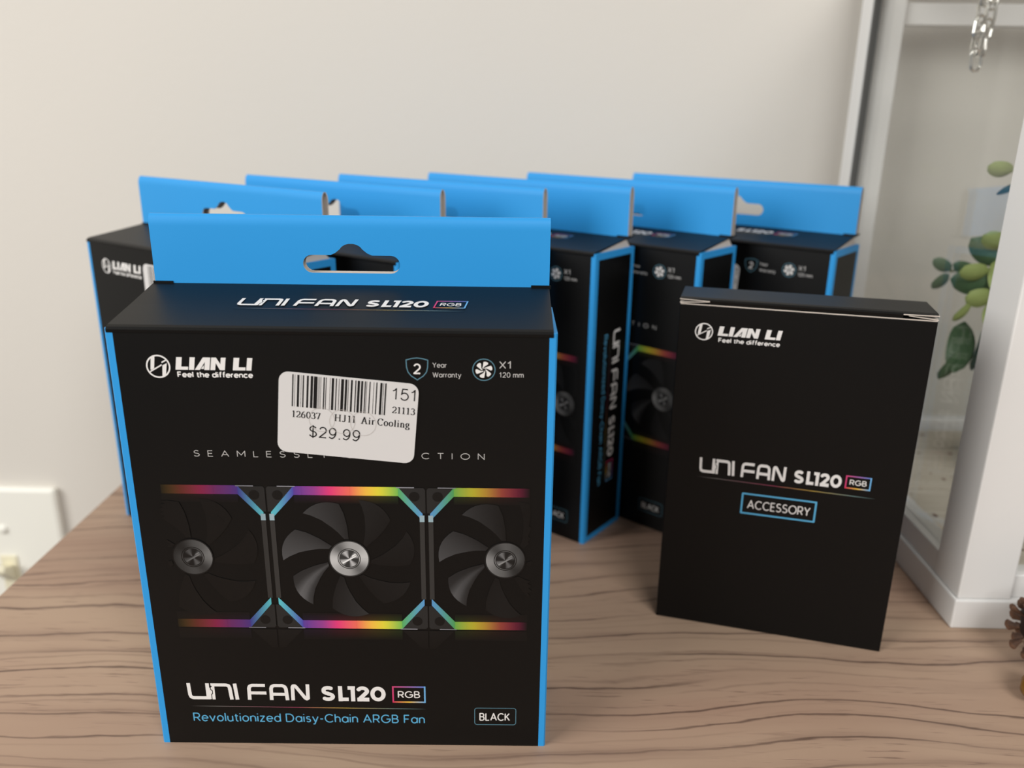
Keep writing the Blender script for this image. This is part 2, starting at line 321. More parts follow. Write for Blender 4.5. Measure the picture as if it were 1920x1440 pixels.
def sans_glyph(ch):
    A = arc; o = lambda cx, cy, r, ry, a0, a1, n=14: A(cx, cy, r, ry, a0, a1, n); xh = 0.70; r = 0.30
    bowl = o(0.31, xh / 2, 0.31, xh / 2, 0, 360, 20)
    G = {
    'A': ([[(0, 0), (0.42, 1), (0.84, 0)], [(0.15, 0.33), (0.69, 0.33)]], 0.84),
    'B': ([[(0, 0), (0, 1), (0.34, 1)] + o(0.34, 0.76, 0.22, 0.24, 90, -90, 8) + [(0, 0.52)], [(0.34, 0.52)] + o(0.36, 0.26, 0.26, 0.26, 90, -90, 8) + [(0, 0)]], 0.64),
    'C': ([o(0.48, 0.5, 0.48, 0.5, 45, 315, 20)], 0.84), 'D': ([[(0, 0), (0, 1), (0.3, 1)] + o(0.32, 0.5, 0.46, 0.5, 90, -90, 14) + [(0, 0)]], 0.80),
    'E': ([[(0.52, 1), (0, 1), (0, 0), (0.54, 0)], [(0, 0.52), (0.48, 0.52)]], 0.54), 'F': ([[(0.52, 1), (0, 1), (0, 0)], [(0, 0.5), (0.46, 0.5)]], 0.54),
    'G': ([o(0.48, 0.5, 0.48, 0.5, 45, 345, 20) + [(0.94, 0.47), (0.54, 0.47)]], 0.94), 'I': ([[(0, 0), (0, 1)]], 0.02),
    'K': ([[(0, 0), (0, 1)], [(0.6, 1), (0, 0.38)], [(0.2, 0.56), (0.64, 0)]], 0.64), 'L': ([[(0, 1), (0, 0), (0.5, 0)]], 0.5),
    'M': ([[(0, 0), (0, 1), (0.44, 0.28), (0.88, 1), (0.88, 0)]], 0.88), 'N': ([[(0, 0), (0, 1), (0.7, 0), (0.7, 1)]], 0.7),
    'O': ([o(0.5, 0.5, 0.5, 0.5, 0, 360, 24)], 1.0), 'R': ([[(0, 0), (0, 1), (0.36, 1)] + o(0.36, 0.72, 0.26, 0.28, 90, -90, 8) + [(0, 0.44)], [(0.32, 0.44), (0.64, 0)]], 0.64),
    'S': ([o(0.3, 0.76, 0.27, 0.24, 35, 180, 8) + o(0.3, 0.76, 0.27, 0.24, 190, 262, 4) + o(0.3, 0.26, 0.3, 0.26, 82, -90, 9) + o(0.3, 0.26, 0.32, 0.26, -90, -150, 5)], 0.62),
    'T': ([[(0, 1), (0.66, 1)], [(0.33, 1), (0.33, 0)]], 0.66), 'V': ([[(0, 1), (0.4, 0), (0.8, 1)]], 0.8), 'W': ([[(0, 1), (0.3, 0), (0.58, 0.95), (0.86, 0), (1.16, 1)]], 1.16),
    'X': ([[(0, 0), (0.66, 1)], [(0, 1), (0.66, 0)]], 0.66), 'Y': ([[(0, 1), (0.36, 0.45), (0.72, 1)], [(0.36, 0.45), (0.36, 0)]], 0.72),
    'a': ([bowl, [(0.62, xh), (0.62, 0)]], 0.62), 'c': ([o(0.31, xh / 2, 0.31, xh / 2, 45, 315, 16)], 0.54), 'd': ([bowl, [(0.62, 1.05), (0.62, 0)]], 0.62),
    'e': ([[(0.02, 0.36), (0.61, 0.36)] + o(0.31, xh / 2, 0.31, xh / 2, 3, 318, 18)], 0.60), 'f': ([o(0.32, 0.85, 0.18, 0.2, 80, 180, 6) + [(0.14, 0)], [(0, xh), (0.34, xh)]], 0.32),
    'h': ([[(0, 1.05), (0, 0)], o(0.26, 0.43, 0.26, 0.27, 180, 0, 10) + [(0.52, 0)]], 0.52), 'i': ([[(0, xh), (0, 0)], [(0, 0.93), (0, 1.02)]], 0.02), 'l': ([[(0, 1.05), (0, 0)]], 0.02),
    'm': ([[(0, xh), (0, 0)], o(0.22, 0.46, 0.22, 0.24, 180, 0, 10) + [(0.44, 0)], o(0.66, 0.46, 0.22, 0.24, 180, 0, 10) + [(0.88, 0)]], 0.88),
    'n': ([[(0, xh), (0, 0)], o(0.26, 0.43, 0.26, 0.27, 180, 0, 10) + [(0.52, 0)]], 0.52), 'o': ([bowl], 0.62), 'r': ([[(0, xh), (0, 0)], o(0.24, 0.43, 0.24, 0.26, 180, 80, 6)], 0.28),
    's': ([o(0.22, 0.53, 0.19, 0.17, 35, 262, 9) + o(0.22, 0.18, 0.21, 0.18, 82, -150, 9)], 0.44), 't': ([[(0.14, 0.92), (0.14, 0.2)] + o(0.3, 0.18, 0.16, 0.18, 180, 285, 6), [(0, xh), (0.34, xh)]], 0.34),
    'u': ([[(0, xh), (0, 0.27)] + o(0.26, 0.27, 0.26, 0.27, 180, 360, 10) + [(0.52, xh)], [(0.52, xh), (0.52, 0)]], 0.52), 'v': ([[(0, xh), (0.29, 0), (0.58, xh)]], 0.58),
    'y': ([[(0, xh), (0.29, 0.0)], [(0.58, xh), (0.2, -0.27), (0.04, -0.27)]], 0.58), 'z': ([[(0, xh), (0.46, xh), (0, 0), (0.48, 0)]], 0.48),
    '-': ([[(0, 0.4), (0.3, 0.4)]], 0.3), '.': ([[(0, 0.0), (0.13, 0.0)]], 0.13),
    '0': ([o(0.3, 0.5, 0.3, 0.5, 0, 360, 24)], 0.6), '1': ([[(0, 0.76), (0.16, 0.84), (0.27, 1), (0.27, 0)]], 0.42), '2': ([o(0.3, 0.7, 0.28, 0.3, 165, -35, 12) + [(0, 0.0), (0.6, 0.0)]], 0.6),
    '5': ([[(0.54, 1), (0.12, 1), (0.05, 0.5)] + o(0.29, 0.33, 0.31, 0.33, 140, -155, 14)], 0.6), '9': ([o(0.3, 0.67, 0.28, 0.33, 0, 360, 20), o(0.2, 0.6, 0.38, 0.6, 10, -70, 10) + o(0.26, 0.2, 0.26, 0.2, -80, -160, 4)], 0.6),
    '$': ([o(0.3, 0.76, 0.27, 0.24, 25, 262, 11) + o(0.3, 0.26, 0.3, 0.26, 82, -160, 11), [(0.3, 1.12), (0.3, -0.12)]], 0.62)}
    return G[ch]
def uni_fan(ink, mi=0, layer=1):          # 43.8 wide, 6.9 high
    w = 1.3; s = lambda p: ink.stroke(p, w, mi, layer)
    s([(0.55, 6.9), (0.75, 1.9), (1.1, 1.0), (1.9, 0.65), (7.3, 0.65)]); s([(7.25, 0.0), (7.25, 6.9)])
    ink.poly([(7.8, 0.1), (8.35, 0.1), (8.35, 2.2), (8.75, 2.7), (8.75, 3.6), (8.15, 4.2), (8.15, 5.0), (7.8, 5.0)], mi, layer)
    ink.poly([(8.65, 0.0), (9.75, 0.0), (9.75, 6.9), (8.45, 6.9), (8.45, 6.0), (8.95, 5.6), (8.45, 5.1), (8.45, 4.45), (9.05, 3.85), (9.05, 2.5), (8.65, 2.0)], mi, layer)
    s([(9.2, 6.25), (14.0, 6.25), (14.9, 5.95), (15.2, 5.2), (15.6, 0.0)]); s([(17.1, 6.9), (17.6, 0.0)])
    s([(22.0, 0.0), (22.1, 4.9), (22.4, 5.8), (23.3, 6.25), (27.9, 6.25)]); s([(22.1, 3.0), (28.2, 3.0)])
    s([(29.9, 0.0), (30.0, 4.9), (30.3, 5.8), (31.2, 6.25), (34.0, 6.25), (34.9, 5.8), (35.3, 4.9), (35.6, 0.0)]); s([(30.0, 2.5), (35.4, 2.5)])
    s([(37.6, 0.0), (37.7, 5.6), (37.95, 6.15), (38.5, 6.2), (38.9, 5.9), (42.0, 1.0), (42.5, 0.65), (43.0, 0.9), (43.1, 6.9)])
def sl120(ink, mi=0, layer=1):            # 23.2 wide, 6.5 high
    w = 1.5; s = lambda p, c=False: ink.stroke(p, w, mi, layer, c)
    s(arc(2.55, 4.72, 1.6, 1.0, 35, 180, 9) + arc(2.55, 4.25, 1.6, 0.9, 190, 262, 5) + arc(2.5, 1.95, 1.65, 1.12, 85, -90, 10) + arc(2.5, 1.78, 1.75, 0.95, -90, -150, 5))
    s([(6.9, 6.5), (6.9, 0.85), (9.8, 0.85)]); s([(6.9, 1.7), (6.9, 0.0)])
    s([(9.6, 5.75), (11.4, 5.75), (11.4, 0.0)]); ink.rect((10.53, 5.6), (12.27, 6.5), mi, layer)
    s(arc(14.9, 4.45, 1.6, 1.25, 165, -30, 12) + [(13.6, 0.9), (17.2, 0.9)]); ink.rect((12.9, 0.0), (17.2, 1.6), mi, layer)
    s(arc(20.4, 3.25, 2.0, 2.4, 0, 352, 30), True)
def li_emblem(ink, c, r, mi=0, layer=1):
    k = r / 3.7; q = lambda pts: ink.poly([(c[0] + x * k, c[1] + y * k) for x, y in pts], mi, layer)
    ink.ring(c, r - 0.2 * k, 0.48 * k, mi, layer)
    q([(-2.0, 2.7), (-0.75, 3.3), (-1.25, -0.15), (-2.45, -0.75)]); q([(-2.75, -2.0), (-2.6, -1.45), (1.1, 0.75), (1.15, 0.3)])
    q([(1.35, 0.35), (2.75, 1.1), (2.1, -2.7), (0.95, -3.25)]); q([(1.2, 1.05), (2.9, 2.0), (2.75, 2.4), (1.15, 1.5)]); q([(-2.3, -1.2), (-1.35, -0.65), (-1.2, -0.1), (-2.5, -0.8)])
def lian_li(ink, x, y, wd, h, mi=0, layer=1):
    k = wd / 24.2; sy = h / 4.0; sh = 0.16
    def q(pts): ink.poly([(x + (px + sh * py) * k, y + py * sy) for px, py in pts], mi, layer)
    q([(0, 0), (3.9, 0), (3.9, 1.0), (1.75, 1.0), (1.75, 4), (0, 4)]); q([(4.2, 0), (5.8, 0), (5.8, 4), (4.2, 4)])
    q([(6.0, 0), (7.6, 0), (9.0, 2.6), (9.0, 0), (10.6, 0), (10.6, 4), (8.3, 4)]); q([(7.9, 0.35), (8.8, 0.35), (8.8, 1.6)])
    q([(10.9, 0), (12.4, 0), (12.4, 2.3), (13.9, 0), (15.4, 0), (15.4, 4), (13.9, 4), (13.9, 1.9), (12.4, 4), (10.9, 4)])
    q([(17.9, 0), (21.8, 0), (21.8, 1.0), (19.65, 1.0), (19.65, 4), (17.9, 4)]); q([(22.1, 0), (23.7, 0), (23.7, 4), (22.1, 4)])
def rgb_badge(ink, x, y, wd, h, layer=1, mi_print=0, mi_w=1, lw=0.55):   # coloured frame (print) + RGB
    a, b, c, d = (x, y), (x + wd, y), (x + wd, y + h), (x, y + h)
    pk, yl, cy, vi = lin((205, 70, 120)), lin((235, 190, 70)), lin((110, 175, 225)), lin((110, 110, 190))
    mid = (x + wd * 0.5, y)
    for p1, p2, c1, c2 in ((a, mid, lin((210, 50, 90)), yl), (mid, b, yl, cy), (b, c, cy, cy), (c, d, lin((90, 130, 210)), pk), (d, a, pk, lin((205, 60, 110)))):
        ink.stroke([p1, p2], lw, mi_print, layer, cols=[c1, c2])
    for p1, c1 in ((a, lin((210, 50, 90))), (b, cy), (c, cy), (d, pk)):
        ink.poly([(p1[0] + sx * lw / 2, p1[1] + sy * lw / 2) for sx, sy in ((-1, -1), (1, -1), (1, 1), (-1, 1))], mi_print, layer, [c1] * 4)
    ink.text('RGB', x + wd * 0.15, x + wd * 0.85, y + h * 0.27, h * 0.46, mi_w, layer, wt=0.14)
def gradient_line(ink, x0, y0, x1, y1, wd, mi, bk):
    st = [(0, bk), (0.12, lin((110, 108, 106))), (0.45, lin((150, 60, 90))), (0.66, lin((200, 170, 80))), (0.88, lin((120, 150, 150))), (1, bk)]
    for (t0, c0), (t1, c1) in zip(st, st[1:]):
        p = lambda t: (x0 + (x1 - x0) * t, y0 + (y1 - y0) * t)
        ink.stroke([p(t0), p(t1)], wd, mi, 1, cols=[c0, c1])

BK = lin((6, 6, 6))
def mixk(c, k): return tuple(BK[i] * (1 - k) + c[i] * k for i in range(3))

# ---- the fan photograph printed on the front of each fan box
def fan_picture():
    ink = Ink(); P = 52.75
    def fade(x):
        if x < -24: return max(0.0, min(1.0, (x + 60) / 38)) ** 1.3
        if x > 28: return max(0.0, min(1.0, (62.5 - x) / 34)) ** 0.9
        return 1.0
    def pg(pts, c, layer):   # polygon with one colour, faded per vertex
        cs = c if isinstance(c, list) else [c] * len(pts)
        if all(fade(p[0]) < 0.02 for p in pts): return
        pts = [(max(-64.0, min(64.0, p[0])), p[1]) for p in pts]
        ink.poly(pts, 0, layer, [mixk(cs[i], fade(p[0])) for i, p in enumerate(pts)])
    led = [(-18.5, (72, 60, 150)), (-10, (150, 62, 140)), (-5, (226, 60, 120)), (1.5, (236, 110, 90)), (7, (240, 190, 70)), (11, (222, 212, 60)), (17, (120, 185, 80)), (21, (90, 170, 95))]
    def ledcol(x):
        if x <= led[0][0]: return lin(led[0][1])
        for (a, ca), (b, cb) in zip(led, led[1:]):
            if x <= b:
                t = (x - a) / (b - a); A, B = lin(ca), lin(cb); return tuple(A[i] * (1 - t) + B[i] * t for i in range(3))
        return lin(led[-1][1])
    yc, T, B_ = 77.2, 103.9, 49.6
    for fi, cx in enumerate((1.85 - P, 1.85, 1.85 + P)):
        hw = P / 2 - 0.25
        flip = 1 if fi == 0 else -1
        # dark square of the frame, only a shade lighter than the card
        # LED bars
        n = 26; xa, xb = -17.2, 17.2
        for j in range(n):
            u0, u1 = xa + (xb - xa) * j / n, xa + (xb - xa) * (j + 1) / n
            # in the outer fans the colours run on mirrored from the middle one
            m_ = (lambda q: q) if fi == 1 else (lambda q: -q)
            c0, c1 = ledcol(m_(u0)), ledcol(m_(u1))
            for ya, yb in ((T - 3.2, T), (B_, B_ + 3.2)):
                pg([(cx + u0, ya), (cx + u1, ya), (cx + u1, yb), (cx + u0, yb)], [c0, c1, c1, c0], 2)
            dim = lambda c: tuple(BK[i] + c[i] * 0.035 for i in range(3))
            z_ = BK
            pg([(cx + u0, B_ - 4.4), (cx + u1, B_ - 4.4), (cx + u1, B_ - 0.5), (cx + u0, B_ - 0.5)], [z_, z_, dim(c1), dim(c0)], 1)
            # glow just inside the bars
            g = lambda c: tuple(BK[i] + c[i] * 0.05 for i in range(3))
            for ya, yb, fl in ((T - 6.2, T - 3.2, 0), (B_ + 3.2, B_ + 6.2, 1)):
                cc = [z_, z_, g(c1), g(c0)] if not fl else [g(c0), g(c1), z_, z_]
                pg([(cx + u0, ya), (cx + u1, ya), (cx + u1, yb), (cx + u0, yb)], cc, 1)
        for sx in (-1, 1):
            left_end = (sx < 0) == (fi == 1)
            cs, ce = (lin((76, 70, 165)), lin((90, 190, 200))) if left_end else (lin((90, 170, 95)), lin((90, 150, 205)))
            for top in (1, 0):
                yo = (lambda v: T - v) if top else (lambda v: B_ + v)
                nn = 6
                for j in range(nn):
                    t0, t1 = j / nn, (j + 1) / nn
                    def pt(t, inner):
                        ax, ay = sx * (17.2 + t * (hw - 18.2)), 0.0 + t * 9.6
                        return (cx + ax - (sx * 0.0 if not inner else 0), yo(ay + (3.2 - 0.6 * t if inner else 0)))
                    mc = lambda t: tuple(cs[i] * (1 - t) + ce[i] * t for i in range(3))
                    q = [pt(t0, 0), pt(t1, 0), pt(t1, 1), pt(t0, 1)]; cc = [mc(t0), mc(t1), mc(t1), mc(t0)]
                    pg(q, cc, 2)
                # grey corner block with a screw hole
                gcol = lin((38, 38, 38))
                pg([(cx + sx * 17.4, yo(0.2)), (cx + sx * (hw - 0.6), yo(0.2)), (cx + sx * hw, yo(0.9)), (cx + sx * hw, yo(9.4)), (cx + sx * (hw - 1.1), yo(9.4))], gcol, 3)
                hc = (cx + sx * (hw - 3.6), yo(3.3)); hole = [(hc[0] + 1.75 * math.cos(t * math.pi / 9), hc[1] + 1.75 * math.sin(t * math.pi / 9)) for t in range(18)]
                pg(hole, lin((14, 14, 14)), 4)
                pg([(cx + sx * 16.6, yo(-0.05)), (cx + sx * 22.5, yo(-0.05)), (cx + sx * 22.5, yo(0.25)), (cx + sx * 16.6, yo(0.25))], lin((150, 150, 158)), 4)
            # upright bars at the seam
            pg([(cx + sx * (hw - 2.0), B_ + 12), (cx + sx * (hw - 0.4), B_ + 12), (cx + sx * (hw - 0.4), T - 12), (cx + sx * (hw - 2.0), T - 12)], lin((52, 51, 50)), 2)
            pg([(cx + sx * (hw - 2.0), T - 12.6), (cx + sx * (hw - 0.4), T - 12.6), (cx + sx * (hw - 0.4), T - 10.2), (cx + sx * (hw - 2.0), T - 10.2)], lin((150, 175, 185)), 3)
        # mirrored corner blocks on the glossy ground below
        for sx in (-1, 1):
            pg([(cx + sx * 17.4, B_ - 0.6), (cx + sx * hw, B_ - 0.6), (cx + sx * hw, B_ - 8), (cx + sx * (hw - 2), B_ - 8)], [lin((15, 15, 15)), lin((15, 15, 15)), BK, BK], 2)
        # blades
        cy = yc; hub = 6.7
        gain = {0: 0.55, 1: 0.95, 2: 1.0, 3: 0.42, 4: 0.08, 5: 0.06, 6: 0.12}
        for b in range(7):
            rot = -51.43 + b * 51.43; nr, na = 10, 7
            UP = [(-5.6, 4.7), (-9.6, 7.5), (-13.8, 9.7), (-17.5, 10.8)]; LO = [(-6.6, 3.6), (-9.6, 3.6), (-12.5, 3.2), (-16.7, 2.2), (-20.0, 0.65), (-22.3, -0.9)]
            def along(Q, t):
                f = t * (len(Q) - 1); i = min(int(f), len(Q) - 2); f -= i; return (Q[i][0] * (1 - f) + Q[i + 1][0] * f, Q[i][1] * (1 - f) + Q[i + 1][1] * f)
            def pp(i, j):
                t, s_ = i / nr, j / na; p, q = along(UP, t), along(LO, t)
                r1, r2 = math.hypot(*p), math.hypot(*q); a1, a2 = math.atan2(p[1], p[0]), math.atan2(q[1], q[0])
                if a2 < 0: a2 += 2 * math.pi
                rr = r1 + (r2 - r1) * s_ + 1.1 * t * math.sin(math.pi * s_); a = a1 + (a2 - a1) * s_ + R(rot)
                return (cx + rr * math.cos(a), cy + rr * math.sin(a))
            def cc(i, j):
                t = i / nr; s_ = j / na; k = gain[b] * (0.3 if fi == 0 else 1.0)
                if b == 2: v = 0.018 + 0.10 * math.exp(-((s_ - 0.62) / 0.2) ** 2) * (0.35 + 0.65 * t)
                elif b == 3: v = 0.012 + 0.045 * s_ * t
                else: v = 0.012 + 0.062 * (0.25 + 0.75 * s_) * (0.35 + 0.65 * t)
                v = BK[0] + v * k; return (v, v, v * 1.04)
            for i in range(nr):
                for j in range(na):
                    pg([pp(i, j), pp(i + 1, j), pp(i + 1, j + 1), pp(i, j + 1)], [cc(i, j), cc(i + 1, j), cc(i + 1, j + 1), cc(i, j + 1)], 3 + (1 if b == 0 else 0))
        # brushed hub: conic sheen, rings, emblem
        def disc(r0, r1, f, layer, n=48):
            for j in range(n):
                a, b2 = 2 * math.pi * j / n, 2 * math.pi * (j + 1) / n
                pg([(cx + r0 * math.cos(a), cy + r0 * math.sin(a)), (cx + r1 * math.cos(a), cy + r1 * math.sin(a)), (cx + r1 * math.cos(b2), cy + r1 * math.sin(b2)), (cx + r0 * math.cos(b2), cy + r0 * math.sin(b2))], [f(a), f(a), f(b2), f(b2)], layer)
        g1 = lambda a: (lambda v: (v, v, v))(0.33 + 0.15 * math.cos(2 * a - 0.9) + 0.08 * math.cos(4 * a))
        g2 = lambda a: (lambda v: (v, v, v * 1.02))(max(0.035, 0.16 + 0.30 * math.cos(4 * a - 2.0)))
        dk = lambda a: (0.03, 0.03, 0.03)
        disc(6.5, 6.9, dk, 5); disc(3.9, 6.6, g1, 5); disc(3.6, 3.9, dk, 5); disc(3.35, 3.6, g1, 5); disc(3.1, 3.35, dk, 5); disc(0, 3.1, g2, 5)
        pg([(cx - 2.4, cy - 1.5), (cx + 2.3, cy + 1.3), (cx + 2.5, cy + 0.9), (cx - 2.1, cy - 1.9)], lin((230, 230, 230)), 6)
        pg([(cx + 0.9, cy + 1.15), (cx + 2.2, cy + 2.0), (cx + 2.35, cy + 1.6), (cx + 1.1, cy + 0.8)], lin((235, 235, 235)), 6)
    return ink

# ---- small serif lettering for the price sticker (thick uprights, thin flats)
def serif_glyph(ch):
    st, ad = [], 0.75      # strokes, advance; cap height 1
    sf = lambda x, y, w=0.16: [(x - w, y), (x + w, y)]
    if ch == '1': st = [[(0.3, 0.02), (0.3, 1)], [(0.3, 0.98), (0.12, 0.86)], sf(0.3, 0.02)]; ad = 0.62
    elif ch == '2': st = [arc(0.34, 0.7, 0.24, 0.28, 165, -35, 10) + [(0.08, 0.04)], [(0.08, 0.04), (0.58, 0.04), (0.62, 0.2)]]; ad = 0.72
    elif ch == '3': st = [arc(0.32, 0.75, 0.2, 0.23, 160, -80, 9), arc(0.31, 0.27, 0.26, 0.26, 85, -155, 11)]; ad = 0.7
    elif ch == '6': st = [arc(0.34, 0.3, 0.24, 0.29, 0, 360, 18), arc(0.62, 0.3, 0.52, 0.7, 180, 100, 8)]; ad = 0.74
    elif ch == '0': st = [arc(0.35, 0.5, 0.25, 0.49, 0, 360, 20)]; ad = 0.74
    elif ch == '7': st = [[(0.06, 0.82), (0.1, 0.97), (0.6, 0.97)], [(0.6, 0.97), (0.28, 0.0)]]; ad = 0.7
    elif ch == 'H': st = [[(0.16, 0), (0.16, 1)], [(0.74, 0), (0.74, 1)], [(0.16, 0.52), (0.74, 0.52)]] + [sf(x, y) for x in (0.16, 0.74) for y in (0.02, 0.98)]; ad = 1.02
    elif ch == 'J': st = [[(0.4, 1), (0.4, 0.25)] + arc(0.22, 0.22, 0.18, 0.22, 0, -150, 7), sf(0.4, 0.98)]; ad = 0.72
    elif ch == 'A': st = [[(0.42, 1), (0.72, 0)], [(0.42, 1), (0.12, 0)], [(0.24, 0.36), (0.62, 0.36)], sf(0.12, 0.02), sf(0.74, 0.02)]; ad = 0.95
    elif ch == 'C': st = [arc(0.46, 0.5, 0.36, 0.5, 45, 315, 16), [(0.72, 0.98), (0.72, 0.72)]]; ad = 0.9
    elif ch == 'i': st = [[(0.18, 0), (0.18, 0.66)], sf(0.18, 0.02, 0.12), [(0.06, 0.64), (0.18, 0.64)], [(0.18, 0.84), (0.18, 0.97)]]; ad = 0.42
    elif ch == 'l': st = [[(0.18, 0), (0.18, 1)], sf(0.18, 0.02, 0.12), [(0.06, 0.98), (0.18, 0.98)]]; ad = 0.42
    elif ch == 'r': st = [[(0.18, 0), (0.18, 0.66)], sf(0.18, 0.02, 0.12), [(0.06, 0.64), (0.18, 0.64)], arc(0.38, 0.42, 0.18, 0.22, 150, 60, 5)]; ad = 0.56
    elif ch == 'o': st = [arc(0.3, 0.33, 0.23, 0.33, 0, 360, 18)]; ad = 0.68
    elif ch == 'n': st = [[(0.16, 0), (0.16, 0.66)], [(0.52, 0), (0.52, 0.4)] + arc(0.34, 0.42, 0.18, 0.22, 0, 150, 7), sf(0.16, 0.02, 0.12), sf(0.52, 0.02, 0.12)]; ad = 0.74
    elif ch == 'g': st = [arc(0.27, 0.44, 0.18, 0.21, 0, 360, 14), [(0.42, 0.62), (0.56, 0.66)], [(0.2, 0.22), (0.12, 0.1), (0.5, 0.05)] + arc(0.3, -0.12, 0.24, 0.15, 30, -250, 10)]; ad = 0.66
    return st, ad
def serif_text(ink, body, x0, x1, base, cap, mi=0, layer=1, rot=0.0):
    tot = sum(0.55 if c == ' ' else serif_glyph(c)[1] for c in body); k = (x1 - x0) / (tot - 0.1); x = x0
    for c in body:
        if c == ' ': x += 0.55 * k; continue
        st, ad = serif_glyph(c)
        for s_ in st: ink.stroke([(x + p[0] * k, base + p[1] * cap) for p in s_], 0.17 * cap, mi, layer, thin=0.065 * cap)
        x += ad * k

# ------------------------------------------------------------------ fan boxes
W, H, D = 0.140, 0.15685, 0.03746
h2 = W / 2
def fan_box(side_h, back_h, tab_y, tab_z, loc, rz):
    root = empty('fan_box', loc, rz)
    s, b, c = 0.0025, 0.0032, 0.0005     # front stripe, side border, chamfer
    plan = [(-h2, c), (-h2 + c, 0), (-h2 + s, 0), (h2 - s, 0), (h2 - c, 0), (h2, c), (h2, b), (h2, D - b), (h2, D), (-h2, D), (-h2, D - b), (-h2, b)]
    def topz(y): return H - 0.0003 + (side_h - H) * y / D
    mb = MB(); n = len(plan)
    black_cols = {2, 6, 10}
    for i in range(n):
        p, q = plan[i], plan[(i + 1) % n]
        lv = [lambda y: 0.0, lambda y: b, lambda y: topz(y) - b, topz]
        for k in range(3):
            if i == 2 or i == 8: mi = 0
            elif i in (6, 10): mi = 0 if k == 1 else 1
            else: mi = 1
            mb.poly([(*p, lv[k](p[1])), (*q, lv[k](q[1])), (*q, lv[k + 1](q[1])), (*p, lv[k + 1](p[1]))], mi)
    mb.poly([(*p, topz(p[1])) for p in plan], 1); mb.poly([(*p, 0) for p in reversed(plan)], 0)
    carton = mb.build('carton', [M['black'], M['blue']], root, weld=True)
    # lid sheet, folded over at the front, with short ears either side of the tab
    zb = back_h; e = 0.0005
    zl = lambda y: H + (zb - H) * y / D
    prof = [(-0.0002, H - 0.0016), (-0.0003, H - 0.0006), (0.0004, H + 0.0001), (0.0016, zl(0.0016) + 0.0003), (D * 0.5, zl(D * .5) + 0.0001), (tab_y, zl(tab_y) + 0.0001), (tab_y, zl(tab_y) - e), (0.0016, zl(0.0016) - e), (0.0004, H - 0.0016)]
    mb = MB(); mb.extrude_x(prof, -h2 + 0.0006, h2 - 0.0012)
    ear = 0.0075
    for sx in (-1, 1):
        xa, xb = sorted((sx * (h2 - 0.0006), sx * (h2 - ear)))
        mb.extrude_x([(tab_y - 0.0004, zl(tab_y) - e), (tab_y - 0.0004, zl(tab_y) + 0.0001), (tab_y - 0.0004, zl(tab_y) + 0.0007), (tab_y - 0.0001, zl(tab_y) + 0.0008), (tab_y + 0.0004, zl(tab_y) + 0.0002), (tab_y + 0.0004, zl(tab_y) - e)], xa, xb)
    if tab_y < D: mb.extrude_x([(tab_y, zl(tab_y) - e), (tab_y, zl(tab_y) + 0.0001), (D, zl(D) + 0.0001), (D, zl(D) - e)], -h2 + 0.0006, h2 - 0.0006)
    flap = mb.build('lid_flap', [M['black']], root, weld=False)
    for sx in (-1, 1):       # uncoated side tuck that shows in the gap below the raised lid
        mb = MB(); q = [(0.0012, H - 0.0012), (D - 0.0015, topz(D) - 0.0005), (min(tab_y, D) - 0.0012, zl(min(tab_y, D)) - 0.0006)]
        xa, xb = sx * (h2 - 0.0022), sx * (h2 - 0.0016); f1 = [(xa, *p) for p in q]; f2 = [(xb, *p) for p in q]
        mb.poly(f1); mb.poly(f2[::-1])
        for i in range(3): mb.poly([f1[i], f2[i], f2[(i + 1) % 3], f1[(i + 1) % 3]])
        mb.build('side_tuck', [M['raw']], root, weld=True)
    # hanging tab: one sheet folded over at the top, with a keyhole slot through both layers
    z0_, zt = zl(tab_y), tab_z; tw = h2 - 0.0012; Ht = zt - z0_
    outer = [(-tw, 0), (tw, 0), (tw, Ht), (-tw, Ht)]
    sl, sh_, hb, hr = 0.0168, 0.0031, 0.1704 - z0_, 0.0068          # slot half width, half height, centre height, hump radius
    hole = []
    hole += [(sl - sh_ + sh_ * math.cos(t), hb + sh_ * math.sin(t)) for t in [R(a) for a in range(-90, 91, 20)]]
    hole += [(0.0072, hb + sh_), (0.0056, hb + sh_ + 0.0007)]
    hole += [(0.0042 * math.cos(R(a)), hb + sh_ + 0.0010 + 0.0030 * math.sin(R(a))) for a in range(20, 161, 20)]
    hole += [(-0.0056, hb + sh_ + 0.0007), (-0.0072, hb + sh_)]
    hole += [(-sl + sh_ + sh_ * math.cos(t), hb + sh_ * math.sin(t)) for t in [R(a) for a in range(90, 271, 20)]]
    def prof_y(z):     # half gap between the two layers at height z
        g = 0.0019; t = max(0.0, (z - (Ht - 0.0042)) / 0.0042)
        return g * math.sqrt(max(0.0, 1 - t * t)) + 0.0001
    bm = bmesh.new()
    ov = [bm.verts.new((x, 0, z)) for x, z in outer]; hv = [bm.verts.new((x, 0, z)) for x, z in hole]
    ed = [bm.edges.new((ov[i], ov[(i + 1) % 4])) for i in range(4)] + [bm.edges.new((hv[i], hv[(i + 1) % len(hv)])) for i in range(len(hv))]
    bmesh.ops.triangle_fill(bm, use_beauty=True, edges=ed, normal=(0, -1, 0))
    for z in [Ht - 0.0042 * q for q in (1.0, 0.8, 0.64, 0.5, 0.38, 0.28, 0.19, 0.12, 0.06, 0.02)]:
        bmesh.ops.bisect_plane(bm, geom=bm.verts[:] + bm.edges[:] + bm.faces[:], plane_co=(0, 0, z), plane_no=(0, 0, 1))
    bmesh.ops.recalc_face_normals(bm, faces=bm.faces)
    tri = [[v.co.copy() for v in f.verts] for f in bm.faces]; fn = [f.normal.y for f in bm.faces]
    bnd = [(e_.verts[0].co.copy(), e_.verts[1].co.copy()) for e_ in bm.edges if len(e_.link_faces) == 1]
    bm.free(); th = 0.0006
    mb = MB(); cz = zt - Ht
